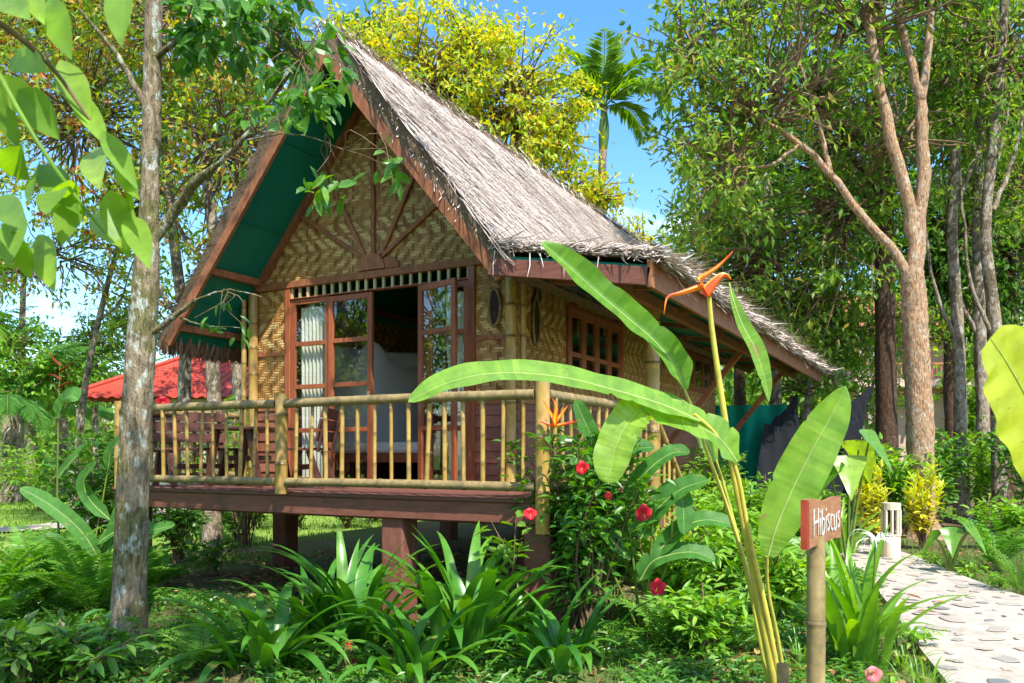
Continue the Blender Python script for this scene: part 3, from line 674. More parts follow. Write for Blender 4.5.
prr=[G(*q) for q in ((1420,850),(1210,690),(1100,634),(1030,604),(960,577),(905,556),(858,543))]
pl=spline(pl,26);prr=spline(prr,26); PATH=np.concatenate([pl,prr])[:,:2]
b=MB()
zt=lambda p:np.stack([p[:,0],p[:,1],hgt(p[:,0],p[:,1])+.05],1)
A,B=zt(pl),zt(prr[::-1]); k=9
grid=np.stack([A+(B-A)*u for u in np.linspace(0,1,k)],1); grid[...,2]=hgt(grid[...,0],grid[...,1])+.05+.004*R.standard_normal(grid.shape[:2])
i=np.arange(25)[:,None]*k;j=np.arange(k-1)[None]
b.add(grid.reshape(-1,3),np.stack([i+j,i+j+1,i+k+j+1,i+k+j],-1).reshape(-1,4),0)
for e in (grid[:,0],grid[:,-1]):
    lo=e-[0,0,.2];V=np.concatenate([e,lo]);q=np.arange(25)[:,None]; b.add(V,np.concatenate([q,q+1,q+27,q+26],1),0)
pts=[]
for _ in range(6000):
    u,v=R.random()*24.99,R.uniform(.05,.95); a=int(u);p=(A[a]+(A[a+1]-A[a])*(u-a))*(1-v)+(B[a]+(B[a+1]-B[a])*(u-a))*v
    if all(np.hypot(*(p-q)[:2])>(.15+rr+.02) for q,rr in pts): pts.append((p,R.choice([R.uniform(.03,.07),R.uniform(.06,.14)])))
    if len(pts)>420: break
for p,r in pts:
    n=10;a=np.linspace(0,2*np.pi,n,endpoint=False)+R.random();e=R.uniform(.5,.9);th=R.random()*3
    rad=r*(1+.18*R.standard_normal(n)).clip(.6,1.4);x=rad*np.cos(a);y=rad*np.sin(a)*e
    q=np.stack([p[0]+x*math.cos(th)-y*math.sin(th),p[1]+x*math.sin(th)+y*math.cos(th),np.zeros(n)],1);q[:,2]=hgt(q[:,0],q[:,1])+.056
    c=q*1;c[:,:2]=p[:2]+(q[:,:2]-p[:2])*.8;c[:,2]+=.004
    rv=R.random();ii=np.arange(n)[:,None];b.add(np.concatenate([q,c]),np.concatenate([ii,(ii+1)%n,n+(ii+1)%n,n+ii],1),1,rv);b.add(c,[list(range(n))],1,rv)
tag(b.build('stone_path',[M['path'],M['stone']]),kind='structure')
b=MB()
c=spline([G(-160,533),G(0,531),G(60,527),G(110,520),G(160,513),G(200,509),G(230,506)],30);t_=un(np.gradient(c,axis=0));s_=np.stack([-t_[:,1],t_[:,0],np.zeros(30)],1)
a,e=c+s_*.55,c-s_*.55
for q in(a,e): q[:,2]=hgt(q[:,0],q[:,1])+.045
i=np.arange(29)[:,None];b.add(np.concatenate([a,e]),np.concatenate([i,i+1,i+31,i+30],1)); tag(b.build('garden_path',M['path']),kind='structure')
GP=np.concatenate([a,e[::-1]])[:,:2]
# =========================================================================== GRASS, GROUND COVER, LITTER
HOUSE=np.array([(-5.6,-.1),(.1,-.1),(.1,3),(-1.2,3),(-1.2,10.8),(-5.2,10.8)])
def scatter(N,dmin,dmax,l0,l1):
    d=np.sqrt(R.uniform(dmin**2,dmax**2,N));l=R.uniform(l0,l1,N)*d
    p=C0+FW*d[:,None]+RT*l[:,None];p[:,2]=hgt(p[:,0],p[:,1])-.005
    return p[~inpoly(p,PATH)&~inpoly(p,GP)]
def grass(p,h0,h1,w,mb):
    N=len(p);a=R.uniform(0,2*np.pi,N);ld=np.stack([np.cos(a),np.sin(a),np.zeros(N)],1);h=R.uniform(h0,h1,N)[:,None];le=R.uniform(.15,.8,N)[:,None]
    s=np.stack([-np.sin(a),np.cos(a),np.zeros(N)],1)*w*R.uniform(.6,1.3,(N,1))
    m=p+ld*h*le*.3+UP*h*.6;t=p+ld*h*le+UP*h*(1-.3*le)
    V=np.stack([p-s,p+s,m+s*.8,t,m-s*.8],1).reshape(-1,3);i=np.arange(N)[:,None]*5
    r=np.clip(R.normal(.45,.22,N),0,1);base=mb.n
    mb.add(V,i+[0,1,2,4],0,r); mb.v.append(np.zeros((0,3)));mb.f.append((i+[4,2,3]+base,np.zeros(N,int),r))
def patch(p,th,sc=1.0,seed=0):
    v=np.sin(p[:,0]*1.9*sc+seed)*np.cos(p[:,1]*2.3*sc-seed)+.6*np.sin(p[:,0]*4.7*sc+p[:,1]*3.1*sc+seed)
    return p[v+R.normal(0,.4,len(p))>th]
b=MB();p=scatter(60000,3.0,12.5,-.75,.85);p=p[~inpoly(p,HOUSE)];p=patch(p,-.5);grass(p,.04,.13,.0045,b)
p=scatter(3500,6,12,-.3,.1);p=p[inpoly(p,HOUSE)];grass(patch(p,.7,.6,2),.03,.07,.004,b)
p=scatter(14000,12.5,30,.2,.85);grass(patch(p,.25,.5,1),.06,.16,.010,b)
tag(b.build('grass',M['grass']),kind='stuff')
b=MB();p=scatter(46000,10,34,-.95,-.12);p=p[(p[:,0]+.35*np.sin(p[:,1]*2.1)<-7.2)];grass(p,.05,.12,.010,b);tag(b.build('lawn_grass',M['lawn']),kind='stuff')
b=MB();p=scatter(15000,3.6,10.5,-.75,.45);p=p[~inpoly(p,HOUSE)];p=patch(p,-.7,.9,4);N=len(p)
for kk in range(4):
    a=R.uniform(0,2*np.pi,N);d=np.stack([np.cos(a),np.sin(a),R.uniform(.1,.9,N)],1)
    leaves(b,p+UP*R.uniform(.01,.08,(N,1))+R.normal(0,.02,(N,3)),d,UP+R.normal(0,.25,(N,3)),R.uniform(.045,.105,N),R.uniform(.02,.042,N))
tag(b.build('ground_cover',M['lf_shrub']),kind='stuff')
b=MB();p=np.concatenate([scatter(2200,3.6,11,-.75,.5),scatter(1500,10,26,.25,.8),scatter(350,5,9,.25,.42),scatter(900,6.5,13,-.35,.1)]);N=len(p);a=R.uniform(0,2*np.pi,N)
leaves(b,p+UP*.03,np.stack([np.cos(a),np.sin(a),R.normal(0,.2,N)],1),UP+R.normal(0,.35,(N,3)),R.uniform(.06,.16,N),R.uniform(.03,.07,N),full=True,curl=.1)
q=scatter(1,5,6,0,.1);pp=np.array([G(915,620),G(935,612),G(922,608)]);leaves(b,pp+UP*.075,[(1,.2,0),(.6,1,0),(-.5,.3,.1)],np.array([UP]*3)+.05,.22,.07,full=True,curl=.05)
tag(b.build('fallen_leaves',M['lf_fallen']),kind='stuff')
# =========================================================================== PLANT GENERATORS
def arch(base,az,L,rise,n=9,droop=1.0,side=0):
    """leaf midrib that rises and then arches over; az is the direction it leans"""
    u=np.linspace(0,1,n);dx=np.array([math.cos(az),math.sin(az),0]);sx=np.array([-dx[1],dx[0],0])
    th=rise*np.ones(n)-droop*u**1.6
    st=np.stack([np.cos(th),np.sin(th)],1)*L/(n-1); xy=np.concatenate([[[0,0]],np.cumsum(st[:-1],axis=0)])
    return base+dx*xy[:,:1]+UP*xy[:,1:]+sx*side*(u**2)[:,None]*L
def strap_plant(label,base,N,L,w,mat,seed_dir=None,group=None,name='lily_clump',cat='lily',stems=1,spread=.12,up=(.75,1.5),droop=(.7,2.0)):
    t=thing(name,label,cat,base,group);b=MB()
    for k in range(N):
        az=k*2.4+R.normal(0,.35);ri=R.uniform(*up)
        o=base+np.array([math.cos(az),math.sin(az),0])*spread*R.random()+np.array([R.normal(0,spread*.6),R.normal(0,spread*.6),0])
        o[2]=float(hgt(o[0],o[1]))
        pts=arch(o,az,L*R.uniform(.65,1.1),ri,12,R.uniform(*droop)*(1.15-.25*ri),R.normal(0,.08))
        tg=np.gradient(pts,axis=0);sd=np.cross(tg,UP);nr=np.cross(sd,tg)+1e-6
        blade(b,pts,w*R.uniform(.75,1.15),un(nr),.35,0,np.clip(R.normal(.42,.22),0,1),0,1,np.clip(np.minimum(.55+1.2*np.linspace(0,1,12),1)*(1-np.linspace(0,1,12)**3.2)+.02,0,1))
    b.build('foliage',mat,t,smooth=True)
    b=MB();tube(b,[base-[0,0,.05],base+[0,0,.10]],[.05,.035],8);b.build('stem',M['stem'],t,smooth=True)
    return t
def shrub(label,base,h,rad,ns,nl,L,W,mat,name='shrub',cat='shrub',group=None,stemmat=None,flowers=(),lean=.5,full=True,low=.15,stemr=.012):
    t=thing(name,label,cat,base,group);b=MB();s=MB()
    for k in range(ns):
        a=R.uniform(0,2*np.pi);hh=h*R.uniform(.55,1.05);rr=rad*math.sqrt(R.random())
        top=base+np.array([math.cos(a)*rr,math.sin(a)*rr,hh]);mid=base+(top-base)*.5+np.array([*R.normal(0,.06*h,2),h*.08])-np.array([math.cos(a)*rr,math.sin(a)*rr,0])*.15
        pts=spline([base+np.array([*R.normal(0,.05,2),0]),mid,top],14);tube(s,pts,np.linspace(stemr,stemr*.35,14),5)
        n=nl//ns;u=np.sqrt(R.uniform(low**2,1,n))*13;i0=np.minimum(u.astype(int),12);f=(u-i0)[:,None];p=pts[i0]*(1-f)+pts[i0+1]*f
        az=R.uniform(0,2*np.pi,n);off=np.stack([np.cos(az),np.sin(az),np.zeros(n)],1)*np.abs(R.normal(0,.09*rad+.03,n))[:,None];
        d=np.stack([np.cos(az),np.sin(az),R.normal(.15,.45,n)],1)
        p=p+off; leaves(b,p,d,UP+.35*un(off+1e-6)+R.normal(0,.3,(n,3)),L*R.uniform(.55,1.15,n),W*R.uniform(.6,1.15,n),0,np.clip(R.normal(.45,.25,n),0,1),full=full,curl=R.uniform(.05,.3))
        # petioles joining offset leaves
    b.build('foliage',mat,t); s.build('stem',stemmat or M['twig'],t,smooth=True)
    for (fp,fr) in flowers: hib(t,fp,fr)
    return t
def hib(parent,p,r,mat='red'):
    b=MB();ax=un(C0-p+np.array([0,0,-.4])+R.normal(0,.5,3));u=un(np.cross(ax,UP));v=np.cross(u,ax)
    for k in range(5):
        q=2*np.pi*k/5+.3;d=u*math.cos(q)+v*math.sin(q);pts=p+d*np.linspace(0,r*R.uniform(.85,1.15),6)[:,None]+ax*(np.array([0,.10,.2,.24,.2,.05])*r)[:,None]
        blade(b,pts,r*1.05,ax,.1,0,R.random(),.05,2,np.array([.2,.6,.9,1,.8,.3]))
    tube(b,[p,p+ax*r*.8,p+ax*r*1.5-UP*r*.25],[r*.05,r*.04,r*.08],5,1)
    b.build('flower',[M[mat],M['yorange']],parent,smooth=True)
def fern(label,base,N,L,mat=None,name='fern',cat='fern',ll=.13,lw=.028,nleaf=26,rise=(.5,1.2),droop=1.1,group=None,az0=0,azr=2*np.pi):
    t=thing(name,label,cat,base,group);b=MB()
    for k in range(N):
        az=az0+azr*k/N+R.normal(0,.2);pts=arch(base+np.array([0,0,.03]),az,L*R.uniform(.7,1.1),R.uniform(*rise),10,droop*R.uniform(.8,1.2),R.normal(0,.08))
        tg=np.gradient(pts,axis=0);nr=un(np.cross(np.cross(tg,UP),tg)+1e-6)
        frond(b,pts,nleaf,ll,lw,68,.12,UP,0,1,.006)
    b.build('frond',[mat or M['lf_fern'],M['stem']],t);return t
# ---- trees
def crown(mb,c,rd,nc,per,L,W,spread=.5,droop=.35,tw=None,root=None,shell=2.4,rbias=0,rstd=.26,full=False):
    c=np.array(c,float);rd=np.array(rd,float)
    v=un(R.standard_normal((nc,3)));u=R.random(nc)**(1/shell);cc=c+v*u[:,None]*rd
    for q,vv in zip(cc,v):
        n=max(3,int(per*R.uniform(.5,1.4)));sp=spread*R.uniform(.6,1.3)
        ax=un(vv+R.normal(0,.5,3)+np.array([0,0,-.1]));  # a sprig: leaves along a short twig
        tt=R.uniform(-1,1,n)[:,None];p=q+ax*tt*sp+R.normal(0,sp*.38,(n,3))*[1,1,.6]
        d=un(.6*ax+R.normal(0,.75,(n,3))+[0,0,-droop]);nr=UP*.9+R.normal(0,.55,(n,3))+.3*vv
        leaves(mb,p,d,nr,L*R.uniform(.6,1.2,n),W*R.uniform(.6,1.2,n),0,np.clip(R.normal(.42+rbias,rstd,n)+R.normal(0,.1),0,1),full=full)
        if tw is not None:
            r0=np.array(root if root is not None else c);md=(r0+q)/2+R.normal(0,.12,3)*rd
            tube(tw,spline([r0+(q-r0)*.25,md,q+ax*sp*.8],6),np.linspace(.022,.006,6)*max(1,L/.12)*.8,4,0)
def tree(name,label,cat,trunk,r0,r1,limbs,crowns,barkm,leafm,L,W,group=None,spread=.5,droop=.35,jit=.05,shell=2.4,nt=22,rstd=.26,flare=1.35,full=False):
    trunk=np.array(trunk,float);base=trunk[0];t=thing(name,label,cat,base,group)
    b=MB();pts=spline(trunk,nt);rr=np.linspace(r0,r1,nt);rr[0]*=flare;rr[1]*=(1+flare)/2.1;pts[0,2]-=.15
    tube(b,pts,rr,14,0,jit=jit)
    tw=MB()
    for l in limbs:
        q=spline(l[0],14);q[1:-1]+=R.normal(0,.0035*np.linalg.norm(q[-1]-q[0]),(12,3));tube(b,q,np.linspace(l[1],l[2],14),10,0,jit=jit)
    c=MB()
    for k in crowns: crown(c,k[0],k[1],k[2],k[3],L,W,spread,droop,tw,k[4] if len(k)>4 else None,shell,rstd=rstd,full=full)
    tr=b.build('trunk',barkm,t,smooth=True);tw.build('twig',M['twig'],tr); c.build('crown',leafm,t)
    return t
# =========================================================================== FOREGROUND TREE ON THE LEFT
tb=G(128,650);d0=6.5
def pd(px,py,d=d0): return P(px,py,d)
trunk=[tb,pd(131,540),pd(137,400),pd(146,280),pd(150,180),pd(152,90),pd(154,0),pd(157,-140),P(165,-330,6.4)]
crs=[((-2.6,-2.6,9.2),(2.6,2.0,1.5),46,20),((0.4,-2.1,8.9),(2.5,1.6,1.2),19,20)]
lm=[([pd(149,245),pd(172,215),P(196,182,6.3),P(214,168,6.2)],.05,.032),
    ([P(212,170,6.2),P(232,150,6.1),P(258,120,6.1),P(300,60,6.1)],.022,.010),
    ([P(214,168,6.2),P(250,140,6.1),P(300,135,6.0),P(345,150,5.95)],.010,.004),
    ([pd(150,335),P(172,318,6.4),P(196,300,6.3)],.028,.016),([P(196,300,6.3),P(228,290,6.2),P(262,297,6.1)],.010,.004),([P(180,318,6.4),P(205,325,6.3),P(240,328,6.2)],.008,.003),
    ([pd(153,60),P(185,35,6.3),P(240,-10,6.1),P(300,-60,6.0)],.026,.01),
    ([pd(152,120),P(120,60,6.4),P(80,10,6.3)],.03,.012),
    ([pd(157,-150),P(250,-300,6.2),(-.8,-2.4,8.3),(.4,-2.1,8.9)],.09,.03),([P(165,-330,6.4),(-2.6,-2.3,8.6),(-2.4,-2.9,9.4)],.08,.03)]
t=thing('lichened_tree','slender tree with white lichen patches on its trunk, left in front of the veranda','tree',tb)
b=MB();pts=spline(trunk,40);rr=np.interp(np.linspace(0,1,40),[0,.08,.30,.36,.45,1],[.158,.128,.114,.106,.074,.058]);rr[0]=.18;rr[1]=.15;pts[0,2]-=.12;tube(b,pts,rr,16,0,jit=.035)
for l in lm:
    q=spline(l[0],14);q[1:-1]+=R.normal(0,.004,(12,3));tube(b,q,np.linspace(l[1],l[2],14),9,0,jit=.04)
tk=b.build('trunk',M['bark_lichen'],t,smooth=True)
c=MB();tw=MB()
for k in crs: crown(c,k[0],k[1],k[2],k[3],.17,.08,.42,.3,tw,None,2.0)
def spray(px0,px1,py0,py1,d,n,per,L,W,sp=.12,root=None):
    for _ in range(n):
        q=P(R.uniform(px0,px1),R.uniform(py0,py1),d+R.normal(0,.18));m=int(per*R.uniform(.6,1.4));ax=un(R.normal(0,1,3)+[0.3,0,-.5])
        tt=R.uniform(-1,1,m)[:,None];p=q+ax*tt*sp+R.normal(0,sp*.25,(m,3));dd=ax*.5+R.normal(0,.7,(m,3))+[0,0,-.55]
        leaves(c,p,dd,UP*.6-FW*.6+R.normal(0,.4,(m,3)),L*R.uniform(.7,1.15,m),W*R.uniform(.7,1.1,m),0,np.clip(R.normal(.4,.25,m),0,1),full=True,curl=.15)
        if root is not None: tube(tw,spline([root,(root+q)/2+UP*.08+R.normal(0,.06,3),q+ax*sp],7),np.linspace(.0045,.002,7),4)
rt=P(300,60,6.1)
spray(225,300,-10,70,6.1,28,10,.16,.075,.16,rt);spray(262,335,40,130,6.0,15,10,.16,.075,.15,rt);spray(310,345,120,200,5.95,5,7,.15,.07,.12,P(330,140,6.0))
spray(350,412,160,185,5.9,4,5,.13,.06,.10,P(345,150,5.95));spray(170,235,-5,60,6.3,13,9,.17,.08,.15,P(185,35,6.3));spray(205,262,285,335,6.2,5,5,.10,.04,.08,P(228,292,6.2))
spray(220,275,100,180,6.15,5,4,.11,.05,.10,P(232,150,6.1))
tw.build('twig',M['twig'],tk);c.build('crown',M['lf_shrub'],t)
# ---- leafy bough hanging into the top left corner, close to the camera
rb=P(-150,-40,2.5)
t=thing('overhanging_bough','leafy bough of large translucent light green leaves hanging close at the top left','branch',rb)
b=MB();c=MB()
tube(b,spline([rb,P(-40,0,2.5),P(40,55,2.5),P(90,120,2.5)],16),np.linspace(.016,.004,16),7)
tube(c,spline([P(-40,0,2.5),P(30,130,2.4),P(90,215,2.45),P(118,245,2.45)],12),np.linspace(.009,.003,12),6)
tube(c,spline([P(-60,20,2.5),P(-20,150,2.4),P(10,240,2.4)],12),np.linspace(.009,.003,12),6)
tube(c,spline([P(-60,-30,2.5),P(40,-60,2.4),P(115,-40,2.4)],12),np.linspace(.009,.003,12),6)
for (x0,y0,x1,y1,w) in ((18,90,60,140,.07),(60,60,90,125,.06),(48,0,72,60,.06),(25,-20,45,25,.05),(120,-20,122,48,.06),(98,-35,128,10,.06),(0,75,38,125,.06),(40,165,30,205,.055),(70,90,110,150,.045),
    (38,165,80,215,.06),(92,150,100,190,.06),(60,190,46,215,.06),(80,200,62,245,.07),(110,190,128,258,.065),(92,215,128,250,.06),(128,215,150,270,.05),(130,210,136,180,.05),(20,215,8,268,.07),(38,235,55,292,.065),(14,230,30,280,.06),(70,180,60,228,.055),(0,150,30,180,.06),(-10,200,26,230,.06),(100,130,138,190,.04),(115,165,140,200,.04),(0,0,30,20,.06),(10,60,48,72,.06),(-8,90,20,150,.05)):
    a=P(x0,y0,2.5+R.normal(0,.12));e=P(x1,y1,2.45+R.normal(0,.14));mid=(a+e)/2+UP*.012
    blade(c,spline([a,mid,e],9),w*1.5,un(-FW+UP*.4+R.normal(0,.3,3)),.25,0,np.clip(R.normal(.5,.3),0,1),.0,2,np.array([.05,.5,.82,.98,1,.9,.68,.36,.02]))
b.build('twig',M['twig'],t,smooth=True);c.build('foliage',M['lf_bough'],t,smooth=True)
# =========================================================================== LEFT BACKGROUND
def thin_tree(label,pts,r,crs,mat,bk,L=.15,W=.07,group='slender trees behind the veranda',limbs=(),**k):
    return tree('slender_tree',label,'tree',pts,r,r*.45,limbs,crs,bk,mat,L,W,group,**k)
d=13.5
thin_tree('pale trunked tree with rust-tinted leaves just right of the lichened trunk',[GD(212,d),P(214,400,d),P(210,330,d),P(214,250,d),P(204,160,d),P(190,60,d),P(180,-60,d)],.13,
  [(P(225,150,d),(1.7,1.5,1.9),95,26),(P(180,20,d),(2.2,1.6,1.6),100,26),(P(255,40,d),(1.3,1.5,1.5),34,26)],M['lf_autumn'],M['bark_pale'],limbs=[([P(211,320,d),P(228,280,d),P(244,200,d),P(255,110,d)],.06,.025),([P(213,270,d),P(180,230,d),P(160,170,d)],.05,.02)],spread=.32)
d=15
thin_tree('pale trunked tree with rust-tinted leaves on the left of the lichened trunk',[GD(186,d),P(184,400,d),P(186,330,d),P(176,260,d),P(166,160,d),P(150,40,d),P(140,-60,d)],.13,
  [(P(80,120,d),(2.6,1.6,2.0),140,26),(P(60,0,d),(2.4,1.8,1.4),100,26),(P(130,215,d),(1.3,1.4,1.0),50,24),(P(180,90,d),(1.4,1.4,1.4),50,24)],M['lf_autumn'],M['bark_pale'],limbs=[([P(184,330,d),P(160,290,d),P(130,240,d),P(90,170,d)],.05,.02),([P(170,200,d),P(120,150,d),P(70,90,d)],.05,.02)],spread=.34)
d=17
thin_tree('thin pinkish leaning tree with sparse dark purple leaves over the lawn',[GD(72,d),P(82,410,d),P(92,350,d),P(106,290,d),P(122,230,d),P(135,150,d)],.08,
  [(P(60,255,d),(2.0,1.3,1.0),34,14),(P(20,265,d),(1.2,1.3,.9),20,14),(P(110,250,d),(.9,1,.9),14,14)],M['lf_autumn'],M['bark_pale'],limbs=[([P(106,290,d),P(90,270,d),P(40,250,d),P(5,262,d)],.03,.012),([P(100,320,d),P(120,300,d),P(140,240,d)],.03,.012)],spread=.3)
d=19
thin_tree('bushy green tree with dense leaves behind the pale trunks',[GD(240,d),P(238,380,d),P(235,250,d),P(240,120,d)],.16,
  [(P(250,240,d),(1.7,1.6,2.0),50,26),(P(240,110,d),(2.6,1.8,2.0),74,26),(P(150,300,d),(1.1,1.3,1.4),30,24)],M['lf_canopy'],M['bark_pale'],L=.2,W=.09,spread=.42)
d=29
thin_tree('rounded bushy tree standing behind the palms, left of the red roof',[GD(95,d),P(95,420,d),P(94,360,d),P(93,320,d)],.14,
  [(P(95,345,d),(1.7,1.3,1.2),70,26),(P(70,385,d),(1.5,1.3,1.1),60,26),(P(130,325,d),(1.2,1.2,1.1),44,24)],M['lf_canopy'],M['bark_pale'],L=.2,W=.09,spread=.4)
d=27
thin_tree('tall light green tree rising above the palms at the far left',[GD(20,d),P(20,420,d),P(22,330,d),P(24,270,d)],.16,
  [(P(8,345,d),(1.6,1.5,1.1),56,26),(P(50,375,d),(1.5,1.5,1.0),56,26),(P(-10,270,d),(1.5,1.5,1.4),50,24)],M['lf_lightshrub'],M['bark_pale'],L=.24,W=.1,spread=.45)
d=24
thin_tree('broad green tree filling the sky at the far left',[GD(-40,d),P(-40,300,d),P(-20,150,d),P(0,0,d)],.25,
  [(P(-10,60,d),(3.2,2.5,3.4),130,28),(P(100,40,d),(3.0,2.5,2.6),110,28),(P(170,170,d),(2.0,2,2.2),44,28)],M['lf_autumn'],M['bark_pale'],L=.24,W=.11,spread=.55)
# palms over the far lawn
def palm(label,base,h,nf,L,mat=None,name='palm_tree',r=.14,ll=.5,lw=.045,nl=46,droop=1.5,rise=(.2,1.35),group=None,lean=(0,0),cat='palm'):
    t=thing(name,label,cat,base,group);top=base+np.array([lean[0],lean[1],h])
    b=MB();tube(b,spline([base-[0,0,.1],base+(top-base)*.5+[lean[0]*.1,0,0],top],16),np.linspace(r*1.15,r*.8,16),10,jit=.03);b.build('trunk',M['bark_pale'],t,smooth=True)
    for k in range(nf):
        f=MB();az=k*2.4+R.normal(0,.15);ri=rise[0]+(rise[1]-rise[0])*((k*.618)%1);pts=arch(top,az,L*R.uniform(.85,1.1),ri,12,droop*R.uniform(.85,1.15))
        frond(f,pts,nl,ll,lw,52,.45,UP,0,1,.02,r=R.uniform(.25,.75),rmin=.16);f.build('frond',[mat or M['lf_palm'],M['stem']],t)
    return t
i=0
for (px,d,h,n,LL,lab) in ((10,26,2.8,20,4.2,'low oil palm with arching fronds nearest the left edge of the lawn'),(62,33,3.0,20,4.6,'low oil palm behind the lawn, left of the red roof'),(-45,30,3.8,20,4.6,'oil palm half cut off by the left edge of the photo'),(30,40,4.2,18,5.0,'tallest far oil palm of the grove behind the lawn'),(105,42,3.4,18,5.0,'oil palm behind the tip of the red roof')):
    palm(lab,GD(px,d),h,n,LL,M['lf_grove'],'oil_palm',.28,.62,.07,44,1.35,(.25,1.3),'oil palms behind the lawn')
palm('palm whose stiff fronds enter at the left edge below the foliage',GD(-70,13),3.6,12,2.2,M['lf_palm'],'fan_palm',.12,.45,.05,40,1.2)
# =========================================================================== RED-ROOFED BUILDING
def red_house():
    o=GD(190,21.5);t=thing('red_roofed_building','low cream building with a red corrugated hipped roof behind the veranda','building',o)
    ex=RT;ey=FW
    def q(l,f,z): return o+ex*l+ey*f+UP*z
    b=MB()
    def bx(l0,l1,f0,f1,z0,z1,m=0): b.add([q(l,f,z0) for l,f in ((l0,f0),(l1,f0),(l1,f1),(l0,f1))]+[q(l,f,z1) for l,f in ((l0,f0),(l1,f0),(l1,f1),(l0,f1))],BF,m)
    bx(-2.3,6.2,.9,5.4,-.2,3.05);b.build('wall',M['plaster'],t)
    b=MB();n=60
    E=[(-3.3,0),(7,0),(7,6.3),(-3.3,6.3)];rg=[(-.6,3.1),(4.4,3.1)];ze,zr=3.05,4.7
    def slope(a,bb,c,dd,n):
        u=np.linspace(0,1,n);A_=np.array([q(*a,ze)+ (q(*bb,ze)-q(*a,ze))*k for k in u]);B_=np.array([q(*dd,zr)+(q(*c,zr)-q(*dd,zr))*k for k in u])
        w=.03*np.sin(u*n*np.pi*.5)[:,None]*UP;V=np.concatenate([A_+w,B_+w]);i=np.arange(n-1)[:,None];b.add(V,np.concatenate([i,i+1,n+i+1,n+i],1))
    slope(E[0],E[1],rg[1],rg[0],140);slope(E[1],E[2],rg[1],rg[1],60);slope(E[2],E[3],rg[0],rg[1],60);slope(E[3],E[0],rg[0],rg[0],60)
    rf=b.build('roof',M['redroof'],t)
    b=MB();tube(b,[q(*rg[0],zr+.03),q(*rg[1],zr+.03)],.09,8)
    for k,g in ((0,0),(1,1),(2,1),(3,0)): tube(b,[q(*E[k],ze+.04),q(*rg[g],zr+.04)],.07,8)
    b.build('ridge_cap',M['redroof'],rf,smooth=True)
    for l in (-1.2,1.2,3.6):
        b=MB();bx(l,l+1.1,.84,.92,1.0,2.1);w=b.build('window',M['dark'],t)
    for l in (-3.0,0.,3.,6.): b=MB();tube(b,[q(l,.15,-.1),q(l,.15,2.75)],.08,8);b.build('veranda_post',M['bark_pale'],t,smooth=True)
red_house()
# =========================================================================== TREES BEHIND THE ROOF
d=20.
tree('yellowing_tree','rounded tree with yellow and lime leaves rising behind the thatched ridge','tree',[GD(500,d),P(498,300,d),P(485,200,d),P(475,90,d),P(470,20,d)],.2,.06,
  [([P(490,230,d),P(450,170,d),P(400,80,d)],.08,.03),([P(488,220,d),P(530,160,d),P(570,110,d)],.08,.03)],
  [(P(440,85,d),(2.2,1.8,1.9),190,26),(P(515,110,d),(2.0,1.8,2.0),180,26),(P(560,130,d),(.9,1.2,1.2),34,24),(P(385,60,d),(1.0,1.2,1.3),34,24),(P(470,40,d),(1.5,1.4,1.0),44,24),(P(570,190,d),(.7,1.,.8),30,22),(P(598,196,d),(.55,.8,.45),26,20),(P(350,45,d),(.9,1.,1.0),34,22)],M['bark_pale'],M['lf_yellow'],.2,.085,spread=.36,droop=.4,rstd=.22)
d=28.
tree('far_tree','darker green tree seen above the yellow tree behind the roof','tree',[GD(385,d),P(385,200,d),P(380,30,d)],.25,.1,[],[(P(372,25,d),(1.6,1.6,1.3),40,24),(P(660,235,d),(1.2,1.2,.9),20,22)][:1],M['bark_pale'],M['lf_canopy'],.26,.1,spread=.45)
d=30.
tree('far_tree','small rust-leaved tree whose top shows just above the thatch eave','tree',[GD(648,d),P(648,300,d),P(648,255,d)],.15,.06,[],[(P(645,245,d),(1.5,1.5,1.0),40,22)],M['bark_pale'],M['lf_yellow'],.22,.08,spread=.4)
# areca palm
d=22.;bs=GD(602,d);tp=P(604,108,d)
t=thing('areca_palm','slim green-stemmed areca palm with feathery fronds beside the yellow tree','palm',bs)
b=MB();tube(b,spline([bs,P(600,250,d),P(603,150,d),tp],16),np.linspace(.15,.085,16),10);b.build('trunk',M['bark_pale'],t,smooth=True)
b=MB();tube(b,spline([P(603,150,d),P(604,128,d),tp],8),[.11,.13,.14,.14,.13,.11,.09,.06],10);b.build('crownshaft',M['stem'],t,smooth=True)
for (az,ri,LL,dr) in ((0.3,1.5,2.0,.5),(1.9,1.4,2.0,.7),(3.6,1.3,1.9,.9),(5.1,1.25,2.0,1.0),(.5,.85,2.5,2.9),(6.1,.6,2.6,3.0),(2.7,.7,2.2,2.6),(4.2,.8,2.1,2.4),(1.2,.5,2.2,2.6),(.2,1.15,2.1,1.7),(3.2,1.1,2.1,1.8)):
    f=MB();frond(f,arch(tp,az,LL,ri,12,dr),40,.72,.10,46,.35,UP,0,1,.022,r=.5,rmin=.1);f.build('frond',[M['lf_palm'],M['stem']],t)
